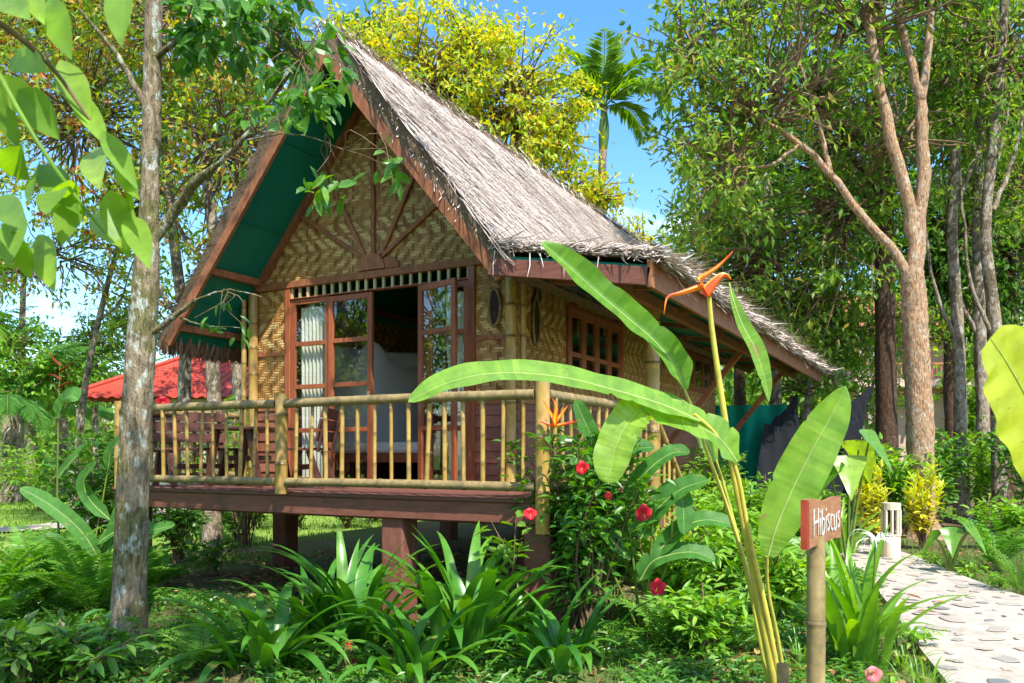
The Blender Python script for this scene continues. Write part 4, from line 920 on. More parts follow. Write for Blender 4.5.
# =========================================================================== RIGHT-HAND TREES
d=15.
tree('forked_tree','big forked tree with smooth orange-brown bark behind the croton bushes','tree',[GD(922,d),P(920,430,d),P(917,360,d),P(914,300,d),P(912,272,d)],.245,.20,
 [([P(912,285,d),P(893,250,d),P(862,215,d),P(828,170,d),P(795,140,d),P(766,123,d)],.10,.035),
  ([P(911,285,d),P(914,240,d),P(907,205,d),P(894,150,d),P(884,100,d),P(872,50,d),P(866,-20,d)],.13,.075),
  ([P(914,285,d),P(920,230,d),P(923,165,d),P(922,120,d),P(921,95,d)],.13,.095),
  ([P(921,100,d),P(910,60,d),P(900,10,d),P(894,-60,d)],.085,.05),([P(921,100,d),P(928,50,d),P(931,0,d),P(932,-60,d)],.085,.05),
  ([P(800,143,d),P(770,165,d),P(730,170,d),P(690,200,d)],.035,.012),([P(766,123,d),P(735,100,d),P(700,60,d)],.04,.015),([P(830,172,d),P(815,110,d),P(790,40,d)],.05,.02)],
 [(P(760,60,d),(2.0,1.8,1.7),84,26,P(766,123,d)),(P(715,160,d),(1.1,1.4,1.5),56,24,P(735,165,d)),(P(690,60,d),(1.0,1.3,1.3),40,24,P(700,60,d)),(P(860,-30,d),(2.2,1.9,1.2),46,24,P(870,40,d)),(P(940,-40,d),(2.0,1.8,1.2),34,24,P(930,0,d)),(P(830,60,d+1),(1.5,1.5,1.5),50,24,P(815,110,d)),(P(900,130,d+2.2),(1.8,1.0,2.0),36,22,P(893,140,d))],M['bark_orange'],M['lf_canopy'],.21,.085,spread=.42,droop=.4,jit=.05,nt=44,flare=1.6)
d=18.
tree('dark_trunked_tree','straight dark-trunked tree just left of the big forked tree','tree',[GD(886,d),P(886,400,d),P(885,300,d),P(884,200,d),P(880,80,d),P(876,-30,d)],.24,.15,[([P(884,200,d),P(850,150,d),P(820,60,d)],.07,.03)],
 [(P(800,250,d),(2.3,1.8,2.0),84,26,P(850,200,d)),(P(730,290,d),(1.5,1.7,1.5),70,24,P(780,250,d)),(P(850,130,d),(2.2,1.8,2.0),64,24),(P(960,60,d),(2.2,1.8,2.0),54,24)],M['bark_dark'],M['lf_canopy'],.22,.09,spread=.46,droop=.4)
d=17.
for lab,x,off in (('tall slim tree with mottled bark, first to the right of the big forked tree',962,0),('tall slim tree with mottled bark, second to the right of the big forked tree',984,.6),('pale slim tree with mottled bark close to the right edge',1000,-.8)):
    dd=d+off
    tree('slim_tree',lab,'tree',[GD(x,dd),P(x-2,400,dd),P(x-4,330,dd),P(x-10+off*6,230,dd),P(x-4,120,dd),P(x+6,-20,dd)],.14,.08,[([P(x-4,340,dd),P(x-24,300,dd),P(x-34,250,dd),P(x-40,170,dd)],.05,.02),([P(x-7,210,dd),P(x+16,150,dd),P(x+30,70,dd)],.05,.02)],
     [(P(x+5,60,dd),(1.3,1.3,2.0),40,24),(P(x+20,190,dd+1),(1.0,1.3,1.2),22,22),(P(x-20,-30,dd),(1.4,1.4,1.0),22,22)],M['bark_pale'],M['lf_canopy'],.2,.08,'slim mottled trees',spread=.42)
d=19.
tree('leafy_tree','thin-trunked leafy tree standing just beyond the end of the eave','tree',[GD(774,d),P(776,430,d),P(775,360,d),P(770,280,d),P(766,180,d)],.17,.08,[([P(775,370,d),P(800,340,d),P(812,290,d)],.06,.03),([P(770,290,d),P(740,250,d),P(710,220,d)],.05,.02)],
 [(P(720,230,d),(1.6,1.5,1.4),70,24),(P(790,310,d),(2.0,1.5,1.4),70,24),(P(690,300,d),(1.0,1.2,.9),46,22),(P(850,330,d+1),(1.6,1.2,1.2),60,24),(P(900,330,d+3),(1.6,1.2,1.0),40,24),(P(800,390,d+1),(1.3,1.2,.8),22,22)],M['bark_pale'],M['lf_canopy'],.2,.085,spread=.42)
d=20.
tree('leafy_tree','thin-trunked leafy tree with bright lower foliage left of the dark trunk','tree',[GD(812,d),P(806,430,d),P(810,380,d),P(812,300,d)],.12,.07,[],[(P(830,330,d),(1.5,1.4,1.7),60,24),(P(850,250,d),(1.6,1.4,1.4),44,24),(P(870,400,d+1),(1.2,1.2,1.2),30,22)],M['bark_pale'],M['lf_bright'],.19,.08,spread=.4)
d=23.
for lab,px,py,rad in (('dense dark tree filling the gap at the right edge behind the slim trees',1000,250,(2.4,2,3.4)),('dense tree with dark foliage closing the background right of the forked trunk',950,250,(1.9,2,2.4)),('dense leafy tree high behind the forked limbs',830,170,(2.7,2,2.8)),('dense dark tree behind the leaning branches over the eave',740,190,(1.9,2,2.6)),('tall dense tree whose crown fills the top right corner',985,120,(2.8,2,3.0))):
    tree('background_tree',lab,'tree',[GD(px+8,d),P(px,400,d),P(px,300,d),P(px,py,d)],.2,.1,[],[(P(px,py,d),rad,230,24),(P(px,py-170,d),(rad[0],2,2.2),60,24)],M['bark_dark'],M['lf_dark'],.26,.11,'dense background trees',spread=.5,droop=.3)
# far woodland belt
b=MB()
for k in range(1500):
    l=R.uniform(-1.0,1.0);dd=R.uniform(38,75);q=GD(512+815*l,dd);top=(3.2+R.random()*2.0 if l<-.18 else (5.5+R.random()*6 if l>.12 else 5+R.random()*2))*dd/50
    if .42<l<.53 and dd<50: continue
    for z in np.arange(.3,top,1.5):
        n=13;p=q+R.normal(0,1.0,(n,3))*[1,1,.6]+UP*z
        leaves(b,p,R.normal(0,1,(n,3))+[0,0,-.3],-FW*.5+UP+R.normal(0,.5,(n,3)),R.uniform(.4,.8,n),R.uniform(.25,.45,n),0,np.clip(R.normal(.4,.2,n),0,1))
tag(b.build('far_woodland',M['lf_canopy']),kind='stuff')
# trees behind the viewer, seen only as reflections in the glass and as dappled shade
for lab,q,crs in (('leafy tree standing behind the viewpoint',(5.2,-12.0),[((2.6,-5.5,8.9),(1.8,1.3,1.0),30,22),((5.2,-12,7.5),(3.5,3,3.2),100,22),((2.0,-13,6.5),(2.5,2.5,3.5),60,22)]),('broad leafy tree further behind the viewpoint',(-6.,-13.5),[((-6,-13.5,6.5),(3.6,3,3.6),130,22),((-10,-11,5.5),(2.5,2.5,3.),70,22),((-1.5,-13.5,4.2),(2.6,2.2,3.6),130,22),((-3.5,-10.5,3.0),(1.6,1.4,2.2),60,20)]),('low-branched leafy tree beyond the left side of the viewpoint',(-13.,-9.5),[((-13,-9.5,4.2),(3.2,2.5,3.6),170,22),((-17,-13,4.2),(3,3,4),150,22),((-10.5,-7.5,2.2),(1.5,1.5,1.8),60,20),((-12.5,-3.4,4.0),(1.6,2.6,3.6),150,20)])):
    tree('shade_tree',lab,'tree',[(*q,0),(q[0]-.1,q[1]+.2,2.5),(q[0],q[1],5),(q[0]-.2,q[1]+.2,8)],.25,.1,[([(q[0],q[1],5),tuple(np.array(crs[0][0])*.6+np.array([q[0],q[1],5])*.4),crs[0][0]],.1,.03)],crs,M['bark_pale'],M['lf_canopy'],.26,.13,spread=.55)
# =========================================================================== FOREGROUND PLANTS
LG='strap-leaved lilies in front of the veranda'
strap_plant('strap-leaved lily clump nearest the tree, its long leaves arching to the left',G(262,668),34,1.0,.105,M['lf_lily'],group=LG,up=(.5,1.25),droop=(1.2,2.0))
strap_plant('strap-leaved lily clump in front of the middle stilt, with the tallest upright leaves',G(358,650),40,1.15,.11,M['lf_lily'],group=LG,up=(.75,1.5),droop=(.8,2.3))
strap_plant('broad strap-leaved lily clump between the middle stilt and the corner stilt',G(468,656),46,1.2,.12,M['lf_lily'],group=LG,up=(.75,1.52),droop=(.8,2.3))
strap_plant('low strap-leaved lily clump at the front, beside the small purple blooms',G(415,678),26,.8,.09,M['lf_lily'],group=LG,up=(.6,1.3),droop=(1.2,2.2))
strap_plant('small shaded strap-leaved lily tuft left of the hibiscus',G(520,645),20,.8,.075,M['lf_lily'],group=LG,up=(.6,1.4))
strap_plant('small lily tuft in the shade behind the first two clumps',G(312,640),26,.95,.10,M['lf_lily'],group=LG,up=(.8,1.4))
t=shrub('low seedling with greyish leaves and small purple blooms among the lilies',G(345,680),.30,.12,5,40,.10,.045,M['lf_shrub'],'seedling','seedling')
for q in ((350,645),(352,663)): hib(t,P(*q,5.75),.035)
strap_plant('wide-leaved lily clump at the bottom edge, in front of the corner stilt',G(560,672),24,.75,.085,M['lf_lily'],group=LG,up=(.7,1.45),droop=(.9,2.3))
fern('small fern at the bottom edge between the lilies and the lichened trunk',G(200,672),9,.55,None,ll=.11,nleaf=24)
# sunlit lily by the sign
lt=strap_plant('sunlit light green lily beside the sign post with one white spidery bloom',G(853,664),36,1.08,.095,M['lf_lilylight'],group=None,spread=.10,up=(.9,1.55),droop=(.3,1.9))
b=MB();hd=P(876,541,6.0);tube(b,spline([G(860,655)+UP*.1,P(872,600,6.05),hd],10),np.linspace(.012,.008,10),6);b.build('flower_stalk',M['stem'],lt,smooth=True)
b=MB()
for k in range(26):
    az=k*2.4;pts=arch(hd,az,R.uniform(.16,.27),R.uniform(.3,1.0),9,R.uniform(2.0,3.0));blade(b,pts,.011,un(UP+.01+R.normal(0,.2,3)),.1,0,R.random(),0,1)
b.build('flower',M['white'],lt,smooth=True)
strap_plant('leafy strap plant growing behind the sign, left of the yellow croton',G(838,556),22,1.2,.085,M['lf_lilylight'],name='strap_plant',cat='plant',up=(.9,1.5),droop=(.5,1.7))
# hibiscus by the corner post
b0=G(585,640)
fl=[(P(530,514,6.0),.05),(P(608,496,5.95),.03),(P(643,513,5.9),.062),(P(658,587,5.7),.058),(P(582,468,6.1),.05)]
shrub('tall green hibiscus shrub with red flowers at the veranda corner post',b0,1.75,.72,40,2400,.125,.06,M['lf_shrub'],'hibiscus_shrub','shrub',flowers=fl)
shrub('tall loose stems with large leaves rising above the hibiscus beside the corner post',G(612,628),1.85,.5,10,300,.15,.07,M['lf_lightshrub'],stemr=.009,low=.2)
shrub('open leafy shrub with heart-shaped leaves left of the corner stilt',G(512,648),1.02,.22,7,70,.14,.085,M['lf_bright'],'shrub','shrub',stemr=.008)
LB='light green leafy shrubs beside the side wall'
for lab,px,py,h,rad,n in (('light green leafy shrub under the heliconia leaves',672,628,.95,.5,520),('light green leafy shrub behind the heliconia stalks',725,600,1.2,.6,640),('light green leafy shrub in front of the teal shade cloth',752,570,1.25,.7,560),('light green leafy shrub left of the sign post',778,625,.75,.45,420),('leafy shrub beside the stair foot',655,575,1.1,.5,420),('light green leafy shrub in front of the black shade cloth',800,560,.95,.6,420),('tall leafy shrub against the side wall below the bamboo post',668,566,1.7,.55,460),('tall light shrub behind the heliconia stalks, nearest the wall planks',712,548,1.7,.6,460),('small leafy shrub low between the heliconia and the hibiscus',708,660,.5,.4,300)):
    shrub(lab,G(px,py),h,rad,24,n*3,.13,.052,M['lf_lightshrub'],group=LB,low=.05)
fern('bright fern with long fronds at the foot of the hibiscus',G(672,650),9,.75,None,ll=.12,nleaf=24)
fern('small fern beneath the light green shrubs',G(735,655),8,.5,None,ll=.09,nleaf=22)
# left foreground ferns and shrubs
for lab,px,py,n,LL in (('large spreading fern against the lichened trunk',92,618,15,1.05),('large fern at the far left in front of the lawn',38,612,14,1.05),('fern with pale green fronds near the garden path',62,575,13,1.0),('fern touching the left edge of the photo',-10,628,11,.9),('fern behind the foot of the lichened trunk',150,592,8,.6)):
    fern(lab,G(px,py),n,LL,None,group='ferns at the left',ll=.2,lw=.05,rise=(.75,1.35))
for lab,px,py,h,rad,n,mt in (('dark glossy shrub at the foot of the lichened tree',84,690,.5,.36,240,'lf_shrub'),('dark glossy shrub in the bottom left corner',15,695,.5,.45,260,'lf_dark'),('dark glossy shrub between the ferns and the bottom left corner',48,672,.45,.35,200,'lf_dark')):
    shrub(lab,G(px,py),h*.85,rad,14,n,.17,.065,M[mt],group='dark shrubs at the bottom left')
b=MB();ps=[P(92,640,6),P(78,643,5.9),P(98,648,6),P(100,632,6.1)]
# ---- heliconias
def paddle(mb,pix,d0,d1,w,tilt=(0,0,0),fold=.3,wav=.02,r=.5,n=48,prof=None,cup=0):
    n=max(n,60)
    k=len(pix);pts=spline([P(x,y,d0+(d1-d0)*i/(k-1)) for i,(x,y) in enumerate(pix)],n);u=np.linspace(0,1,n)
    blade(mb,pts,w,un(-FW+UP*.35+np.array(tilt,float)),fold,0,r,wav,4,tears=2,wprof=np.clip(np.minimum(1,.12+u*6)*np.where(u<.72,1,np.sqrt(np.clip(1-((u-.72)/.28)**2,0,1))),.02,1) if prof is None else np.interp(np.linspace(0,1,n),np.linspace(0,1,len(prof)),prof),cup=cup)
    tube(mb,pts+0.002*(-FW),np.linspace(.007,.0012,n),6,1,.4)
def stalk(mb,pix,d0,d1,r0,r1,m=0):
    k=len(pix);tube(mb,spline([P(x,y,d0+(d1-d0)*i/(k-1)) if y<683 else P(x,y,d0) for i,(x,y) in enumerate(pix)],22),np.linspace(r0,r1,22),9,m)
hb=G(781,690);hb=P(779,453+1.57*815/5.2,5.2);hb[2]=0
t=thing('tall_heliconia','tall heliconia with paddle leaves and an orange-red bloom on a long yellow stalk','heliconia',hb)
b=MB()
stalk(b,[(779,705),(757,590),(735,480),(722,400),(712,330),(709,297)],5.2,5.0,.026,.014)
stalk(b,[(783,703),(768,620),(748,530),(736,470),(716,435),(694,414)],5.2,4.9,.018,.011);stalk(b,[(776,704),(755,600),(728,510),(708,455),(695,415),(684,388)],5.2,5.3,.016,.008)
stalk(b,[(788,702),(778,640),(768,590),(767,556)],5.1,4.8,.014,.009)
stalk(b,[(772,704),(748,580),(728,500),(716,460)],5.25,5.4,.014,.008)
b.build('stalk',M['ystem'],t,smooth=True)
b=MB();paddle(b,[(700,421),(660,404),(610,389),(560,377),(500,373),(450,382),(408,402)],4.9,4.5,.22,(0,0,.9),.3,.02,.5,26,cup=.1);paddle(b,[(737,462),(718,438),(690,424),(655,412),(640,402)],5.0,4.8,.24,(0,0,.5),.35,.025,.5)
b.build('leaf',[M['lf_helic'],M['midrib']],t,smooth=True)
b=MB();paddle(b,[(685,390),(676,368),(655,342),(630,320),(600,295),(570,268),(541,242)],5.3,5.2,.185,(.25,0,.1),.7,.05,.2,26);b.build('leaf',[M['lf_helic'],M['midrib']],t,smooth=True)
b=MB();paddle(b,[(768,556),(776,528),(792,490),(812,450),(832,414),(846,386)],4.8,4.7,.285,(.1,0,.1),.22,.02,.55,26,np.clip(np.sin(np.pi*np.clip(np.linspace(0,1,26)*.97+.03,0,1))**.62,.02,1));b.build('leaf',[M['lf_helic'],M['midrib']],t,smooth=True)
b=MB();paddle(b,[(716,462),(700,432),(678,412),(650,402),(622,404)],5.4,5.2,.20,(0,0,.6),.3,.02,.6);b.build('leaf',[M['lf_helic'],M['midrib']],t,smooth=True)
b=MB();paddle(b,[(645,408),(634,415),(622,432),(613,455),(608,484)],4.8,4.75,.22,(-.2,0,.0),.35,.03,.8);b.build('leaf',[M['lf_helic'],M['midrib']],t,smooth=True)
b=MB();paddle(b,[(729,283),(733,300),(742,325),(755,350),(764,378),(769,402)],5.0,4.95,.11,(.2,0,0),.5,.01,.45,20,np.clip(np.sin(np.pi*np.linspace(0,1,20)**1.3)**.8,.03,1));b.build('leaf',[M['lf_helic'],M['midrib']],t,smooth=True)
# the bloom: three folded bracts
def bract(pix,d,w,r,mat):
    b=MB();n=14;pts=spline([P(x,y,d) for x,y in pix],n);blade(b,pts,w,un(-FW*.4+UP),.9,0,r,0,2,np.clip(1.05-np.linspace(0,1,n)**1.2,.05,1));
    blade(b,pts-UP*.006,w*.8,un(-FW*.4+UP),1.2,1,r,0,2,np.clip(1.05-np.linspace(0,1,n)**1.2,.05,1)); b.build('bract',mat,t,smooth=True)
bm=[M['orange'],M['yorange']]
bract([(709,297),(716,286),(724,276),(731,279)],5.0,.10,.7,bm[::-1]);bract([(703,288),(690,292),(678,295),(668,298),(664,313)],5.0,.055,.2,bm);bract([(700,281),(712,273),(722,264),(733,251)],5.02,.055,.2,bm);bract([(709,298),(703,288),(700,280),(706,272)],5.0,.03,.8,bm[::-1])
# darker heliconia behind
hb2=G(640,618);t=thing('heliconia','smaller shaded heliconia with broad dark leaves and a spiky orange bloom beside the railing','heliconia',hb2)
b=MB()
for px in ((640,640),(632,650),(650,640),(560,640)): pass
stalk(b,[(640,625),(630,540),(612,470)],6.9,6.7,.014,.008);stalk(b,[(645,625),(650,560),(655,500)],6.9,6.6,.014,.008);stalk(b,[(636,625),(600,540),(575,450),(556,425)],6.9,6.6,.012,.006);stalk(b,[(642,625),(668,560),(672,520)],6.9,6.6,.014,.008)
b.build('stalk',M['stem'],t,smooth=True)
for pix,w,r,tl in (([(612,476),(598,450),(586,425),(575,400)],.15,.5,(.3,0,0)),([(625,520),(640,480),(668,455),(690,452)],.17,.4,(0,0,.8)),([(640,540),(655,512),(680,490),(708,480)],.20,.3,(0,0,.8)),([(655,505),(672,490),(682,500),(684,535)],.16,.5,(.3,0,.4)),([(615,500),(600,478),(622,452),(655,447)],.2,.2,(0,0,.7)),([(650,560),(680,530),(705,520),(735,525)],.17,.5,(0,0,.8)),([(630,560),(600,530),(580,520),(560,525)],.16,.3,(0,0,.8)),([(640,580),(655,560),(690,552),(715,560)],.18,.4,(0,0,.8))):
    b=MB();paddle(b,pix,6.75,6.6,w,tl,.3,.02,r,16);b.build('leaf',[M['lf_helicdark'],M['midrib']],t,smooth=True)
for pix in ([(555,426),(549,412),(543,400)],[(555,424),(556,408),(552,398)],[(556,424),(564,412),(568,405)],[(557,427),(568,424),(580,420)],[(555,428),(546,424),(538,420)]): bract(pix,6.6,.045,.3,bm)
# big leaf entering from the right edge
rb=P(1130,453+1.57*815/3.6,3.6);rb[2]=0
t=thing('broad_leaf_plant','plant holding one huge yellow-green leaf with a ragged margin at the right edge','plant',rb)
b=MB();tube(b,spline([rb,P(1120,700,3.6),P(1090,560,3.5),P(1062,500,3.5)],14),np.linspace(.03,.014,14),8);b.build('stalk',M['ystem'],t,smooth=True)
b=MB();u=np.linspace(0,1,28);pr=np.clip(np.sin(np.pi*np.clip(u*.93+.02,0,1))**.5,.03,1)*(1+.03*np.sin(u*29));paddle(b,[(1062,500),(1050,455),(1030,405),(1008,365),(990,338)],3.5,3.35,.40,(-.2,0,.1),.15,.02,.6,28,pr);b.build('leaf',[M['lf_yedge'],M['midrib']],t,smooth=True)
# dark heliconia with red bloom, left lawn
hb=G(66,600);d=8.7;t=thing('heliconia','dark-leaved heliconia with a small red bloom on a thin stalk by the left lawn','heliconia',hb)
b=MB();stalk(b,[(66,600),(58,520),(58,440),(60,362)],d,d,.014,.007);stalk(b,[(80,600),(95,540),(108,470)],d,d,.014,.007);b.build('stalk',M['stem'],t,smooth=True)
for pix,w in (([(58,418),(62,405),(70,396),(78,400)],.22),([(58,478),(68,465),(80,452),(84,446)],.14),([(100,560),(80,530),(50,505),(20,488)],.18),([(105,560),(118,520),(128,490),(120,470)],.17),([(108,470),(112,450),(122,440),(140,440)],.15),([(95,545),(120,530),(150,530),(175,525)],.15),([(90,560),(70,550),(50,540),(30,545)],.16),([(110,520),(90,500),(84,480),(96,462)],.15)):
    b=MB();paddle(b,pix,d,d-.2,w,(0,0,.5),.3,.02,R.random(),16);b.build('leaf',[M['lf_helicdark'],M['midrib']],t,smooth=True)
for pix in ([(60,366),(54,360),(50,352)],[(60,372),(68,366),(72,360)],[(60,380),(54,376),(48,374)],[(60,388),(66,384),(73,381)]): bract(pix,d,.04,.3,[M['dullred'],M['dullred']])
# climbing shrub between trunk and red roof
for lab,px,py,dd,h,rad,n,mt in (('leafy green bush filling the gap left of the lichened trunk',95,0,11,1.9,.7,460,'lf_shrub'),('leafy bush beside the veranda corner, right of the lichened trunk',178,0,11.5,1.1,.6,260,'lf_shrub'),('bright bush behind the far veranda railing, in front of the red roof',215,0,14.5,2.1,.9,460,'lf_bright'),('taller bright bush behind the far railing next to the wall corner',246,0,13.6,2.45,.5,300,'lf_bright'),('leafy bush in front of the red-roofed building',120,0,17,2.0,1.2,520,'lf_shrub'),('sunny bush under the oil palms',40,0,22,1.7,1.6,420,'lf_lightshrub'),('sunny bush at the far end of the lawn, left',-10,0,24,2.0,2,420,'lf_lightshrub')):
    shrub(lab,GD(px,dd),h,rad,20,int(n*1.8),.17,.08,M[mt],'bush','bush',flowers=[(P(163,402,11.2),.09)] if px==178 else ())
# little plants in the light under the house and by the stilts; the far, larger ones are added to darken the gap
for lab,px,dd,h in (('knee-high leafy plant in the light beyond the left stilt',236,14.5,.6),('leafy plant near the house behind the lichened trunk',190,14,.7),('low leafy plant in shade under the veranda',215,10.5,.5),('added leafy plant beyond the house, darkening the gap just right of the left stilt',300,16.5,1.1),('added leafy plant beyond the house, darkening the gap under the middle of the veranda',345,17,1.1),('added leafy plant beyond the house, darkening the gap left of the left stilt',255,16.5,1.1),('added leafy plant beyond the house, darkening the gap beside the middle stilt',375,18.5,1.1)):
    shrub(lab,GD(px,dd),h,.35 if dd<16 else .9,7 if dd<16 else 18,110 if dd<16 else 520,.16,.07,M['lf_shrub'],'small_plant','plant')
# =========================================================================== RIGHT SIDE: CROTONS, SHRUBS, TARO
def croton(label,base,h):
    t=thing('croton_bush',label,'croton',base,'croton bushes by the path');b=MB();s=MB()
    for k in range(14):
        a=R.uniform(0,6.28);hh=h*R.uniform(.6,1);top=base+np.array([math.cos(a)*.23,math.sin(a)*.23,hh])+R.normal(0,.05,3);pts=spline([base,base+(top-base)*.5+R.normal(0,.03,3),top],12)
        tube(s,pts,np.linspace(.014,.007,12),5);n=44;u=R.uniform(.3,1,n);p=base+(top-base)*u[:,None];az=R.uniform(0,6.28,n)
        el=np.where(u>.75,R.uniform(.5,1.4,n),R.uniform(-.4,.7,n));d=np.stack([np.cos(az)*np.cos(el),np.sin(az)*np.cos(el),np.sin(el)],1)
        leaves(b,p,d,UP+R.normal(0,.3,(n,3)),R.uniform(.13,.21,n),R.uniform(.04,.06,n),0,np.clip(u*.75+R.normal(.08,.13,n)-.05,0,1),full=True,curl=.15)
    b.build('foliage',M['lf_croton'],t);s.build('stem',M['twig'],t,smooth=True)
croton('yellow-leaved croton bush left of the bamboo path lamp',G(872,548),1.4)
croton('yellow-leaved croton bush right of the bamboo path lamp',G(923,550),1.35)
def taro(label,base,blades,mat,group):
    t=thing('taro_plant',label,'taro',base,group);s=MB()
    for (az,L_,hh,sz,lean) in blades:
        top=base+np.array([math.cos(az)*lean,math.sin(az)*lean,hh]);tube(s,spline([base,base+(top-base)*.5+np.array([0,0,.1]),top],10),np.linspace(.025,.012,10),7)
        b=MB();d=np.array([math.cos(az)*.6,math.sin(az)*.6,-.75]);pts=spline([top-un(d)*sz*.25+[0,0,.03],top,top+un(d)*sz*.45,top+un(d)*sz*.95-[0,0,.05]],18);u=np.linspace(0,1,18)
        blade(b,pts,sz*.85,un(np.array([math.cos(az),math.sin(az),.8])),.16,0,R.random(),.01,3,np.clip(np.sqrt(np.clip(u*7,0,1))*(1-u**1.6)*1.02+.01,0.02,1));b.build('leaf',mat,t,smooth=True)
    s.build('stalk',M['stem'],t,smooth=True)
taro('taro plant with large heart-shaped leaves beside the black shade cloth',GD(848,11.2),[(-1.4,1,1.4,.55,.25),(-.4,1,1.75,.55,.3),(-2.3,1,1.3,.6,.3),(1.2,1,1.6,.6,.3)],M['lf_helic'],'taro plants')
taro('small taro plant with pale heart-shaped leaves growing at the edge of the path',GD(800,8.2),[(-1.2,1,.65,.35,.15),(-.2,1,.7,.35,.2),(-2.2,1,.55,.3,.15)],M['lf_lilylight'],'taro plants')
taro('low broad-leaved plant on the litter right of the path',GD(950,10.6),[(-1.5,1,.55,.32,.2),(-.5,1,.62,.36,.25),(-2.6,1,.5,.3,.2),(.4,1,.6,.3,.25)],M['lf_lilylight'],'taro plants')
for lab,px,dd,h,rad,n,mt in (('loose leafy shrub behind the path lamp',897,15,1.5,.7,460,'lf_lightshrub'),('leafy shrub with a few orange leaves in front of the forked trunk',935,16,1.7,.8,480,'lf_shrub'),('leafy shrub in front of the dark trunk',872,15.5,1.5,.7,380,'lf_lightshrub'),('leafy shrub under the slim mottled trees',985,17,1.6,.9,460,'lf_lightshrub'),('low shrub on the leaf litter at the right',1010,13,.75,.5,240,'lf_lightshrub'),('tall shrub at the right edge behind the huge leaf',1035,15,2.3,.9,480,'lf_shrub'),('shrub on the litter slope right of the forked trunk',955,21,1.4,1.0,340,'lf_lightshrub'),('shrub at the far side of the litter',1010,24,1.8,1.3,380,'lf_shrub'),('shrub filling the gap behind the dark trunk',850,23,1.9,1.2,380,'lf_bright'),('small seedling shrub at the far end of the path',815,14.5,.9,.5,240,'lf_lightshrub')):
    shrub(lab,GD(px,dd),h*1.15,rad,18,n*2,.19,.085,M[mt],'shrub','shrub')
t=fern('cycad-like plant with drooping pinnate leaves under the huge leaf at right',GD(996,10.8),10,1.25,M['lf_fern'],'pinnate_plant','plant',.2,.06,17,(.6,1.35),1.5)
fern('young cycad with stiff upright fronds at the right edge of the path',GD(1018,8.9),8,.7,M['lf_fern'],'pinnate_plant','plant',.1,.014,26,(.7,1.4),.8)
for lab,px,py in (('tuft of long grass at the left foot of the sign post',800,668),('tuft of long grass by the path edge, right of the lily',905,668),('tuft of grassy leaves in the bottom right beside the path',925,690)):
    strap_plant(lab,G(px,py),20,.32,.014,M['lf_lilylight'],name='grass_tuft',cat='grass',group='grass tufts by the sign',spread=.06)
for k_,(lab,px,py) in enumerate((('low leafy seedling at the near left edge of the path',915,650),('low leafy seedling on the left path edge behind the lily',872,592),('low leafy seedling at the right edge of the path near the young cycad',1000,592),('low leafy seedling at the right edge of the path before the lamp',930,566),('low leafy seedling at the far right path edge under the taro leaves',968,578))):
    shrub(lab,G(px,py),.22,.2,7,70,.09,.045,M['lf_lightshrub'],'seedling','seedling',stemr=.005)
# blurred pink bloom at the bottom edge
q=P(878,453+1.57*815/5.0,5.0);q[2]=0;t=shrub('small plant with one pink bloom at the bottom edge, right of the sign post',q,.22,.08,3,18,.09,.04,M['lf_lightshrub'],'seedling','seedling');hib(t,P(873,674,5.0),.05,'pinkpetal')
# =========================================================================== SIGN, STAKE, LAMP
pz=P(816,453,3.72);sb=np.array([pz[0],pz[1],0.])
t=thing('name_sign','short bamboo post with a stained wooden name board lettered in white','sign',sb)
b=MB();top=P(816,536,3.72)[2];bamboo(b,sb-[0,0,.1],(sb[0],sb[1],top),.041,.34,0,14);b.build('post',M['oldbamboo'],t,smooth=True)
n0,n1=P(808,525,3.55),P(841,517,4.0);ax=un((n1-n0)*[1,1,0]);Lb=np.linalg.norm((n1-n0)[:2]);fn=un(np.cross(ax,UP))
if np.dot(fn,C0-n0)<0: fn=-fn
zt0,zb0=P(808,500,3.55)[2],P(808,550,3.55)[2];zt1,zb1=P(841,497,4.)[2],P(841,536,4.)[2]
b=MB();u=np.linspace(0,1,12);tp_=[n0*[1,1,0]+ax*Lb*k+UP*(zt0+(zt1-zt0)*k-.006*math.sin(math.pi*k)+.006*math.sin(9*k)) for k in u];bt=[n0*[1,1,0]+ax*Lb*k+UP*(zb0+(zb1-zb0)*k+.004*math.sin(11*k)) for k in u[::-1]]
pg=tp_+bt; 
b.add(np.concatenate([np.array(pg)+fn*.0,np.array(pg)-fn*.028]),[[i,(i+1)%24,24+(i+1)%24,24+i] for i in range(24)],0)
b.add(np.array(pg),[list(range(24))],0);b.add(np.array(pg)-fn*.028,[list(range(24))[::-1]],0)
box_o=b.build('board',M['signwood'],t,bevel=.004)
b=MB();e=n0*[1,1,0]-ax*.006;q=[e+UP*zb0+fn*.001,e+UP*zb0-fn*.029,e+UP*zt0-fn*.029,e+UP*zt0+fn*.001];prism(b,q,-ax*.004);q2=[k+fn*.0025+ax*.002 for k in (n0*[1,1,0]+UP*(zb0+.004),n0*[1,1,0]+ax*.014+UP*(zb0+.006),n0*[1,1,0]+ax*.012+UP*(zt0-.01),n0*[1,1,0]+UP*(zt0-.004))];prism(b,q2,-fn*.002);b.build('red_edge',M['signred'],box_o)  # red strip over the near end of the board
cu=bpy.data.curves.new('lettering','FONT');cu.body='Hibiscus';cu.size=.155;cu.extrude=.001;cu.offset=-.0018;cu.shear=.06;cu.space_character=.98;to=bpy.data.objects.new('tmp_text',cu);COL.objects.link(to)
dg=bpy.context.evaluated_depsgraph_get();me=bpy.data.meshes.new_from_object(to.evaluated_get(dg));bpy.data.objects.remove(to)
co=np.zeros(len(me.vertices)*3);me.vertices.foreach_get('co',co);co=co.reshape(-1,3);co[:,0]-=co[:,0].min();sx=(Lb*.80)/co[:,0].max()
dirx=ax if np.dot(np.cross(ax,UP),fn)>0 else -ax
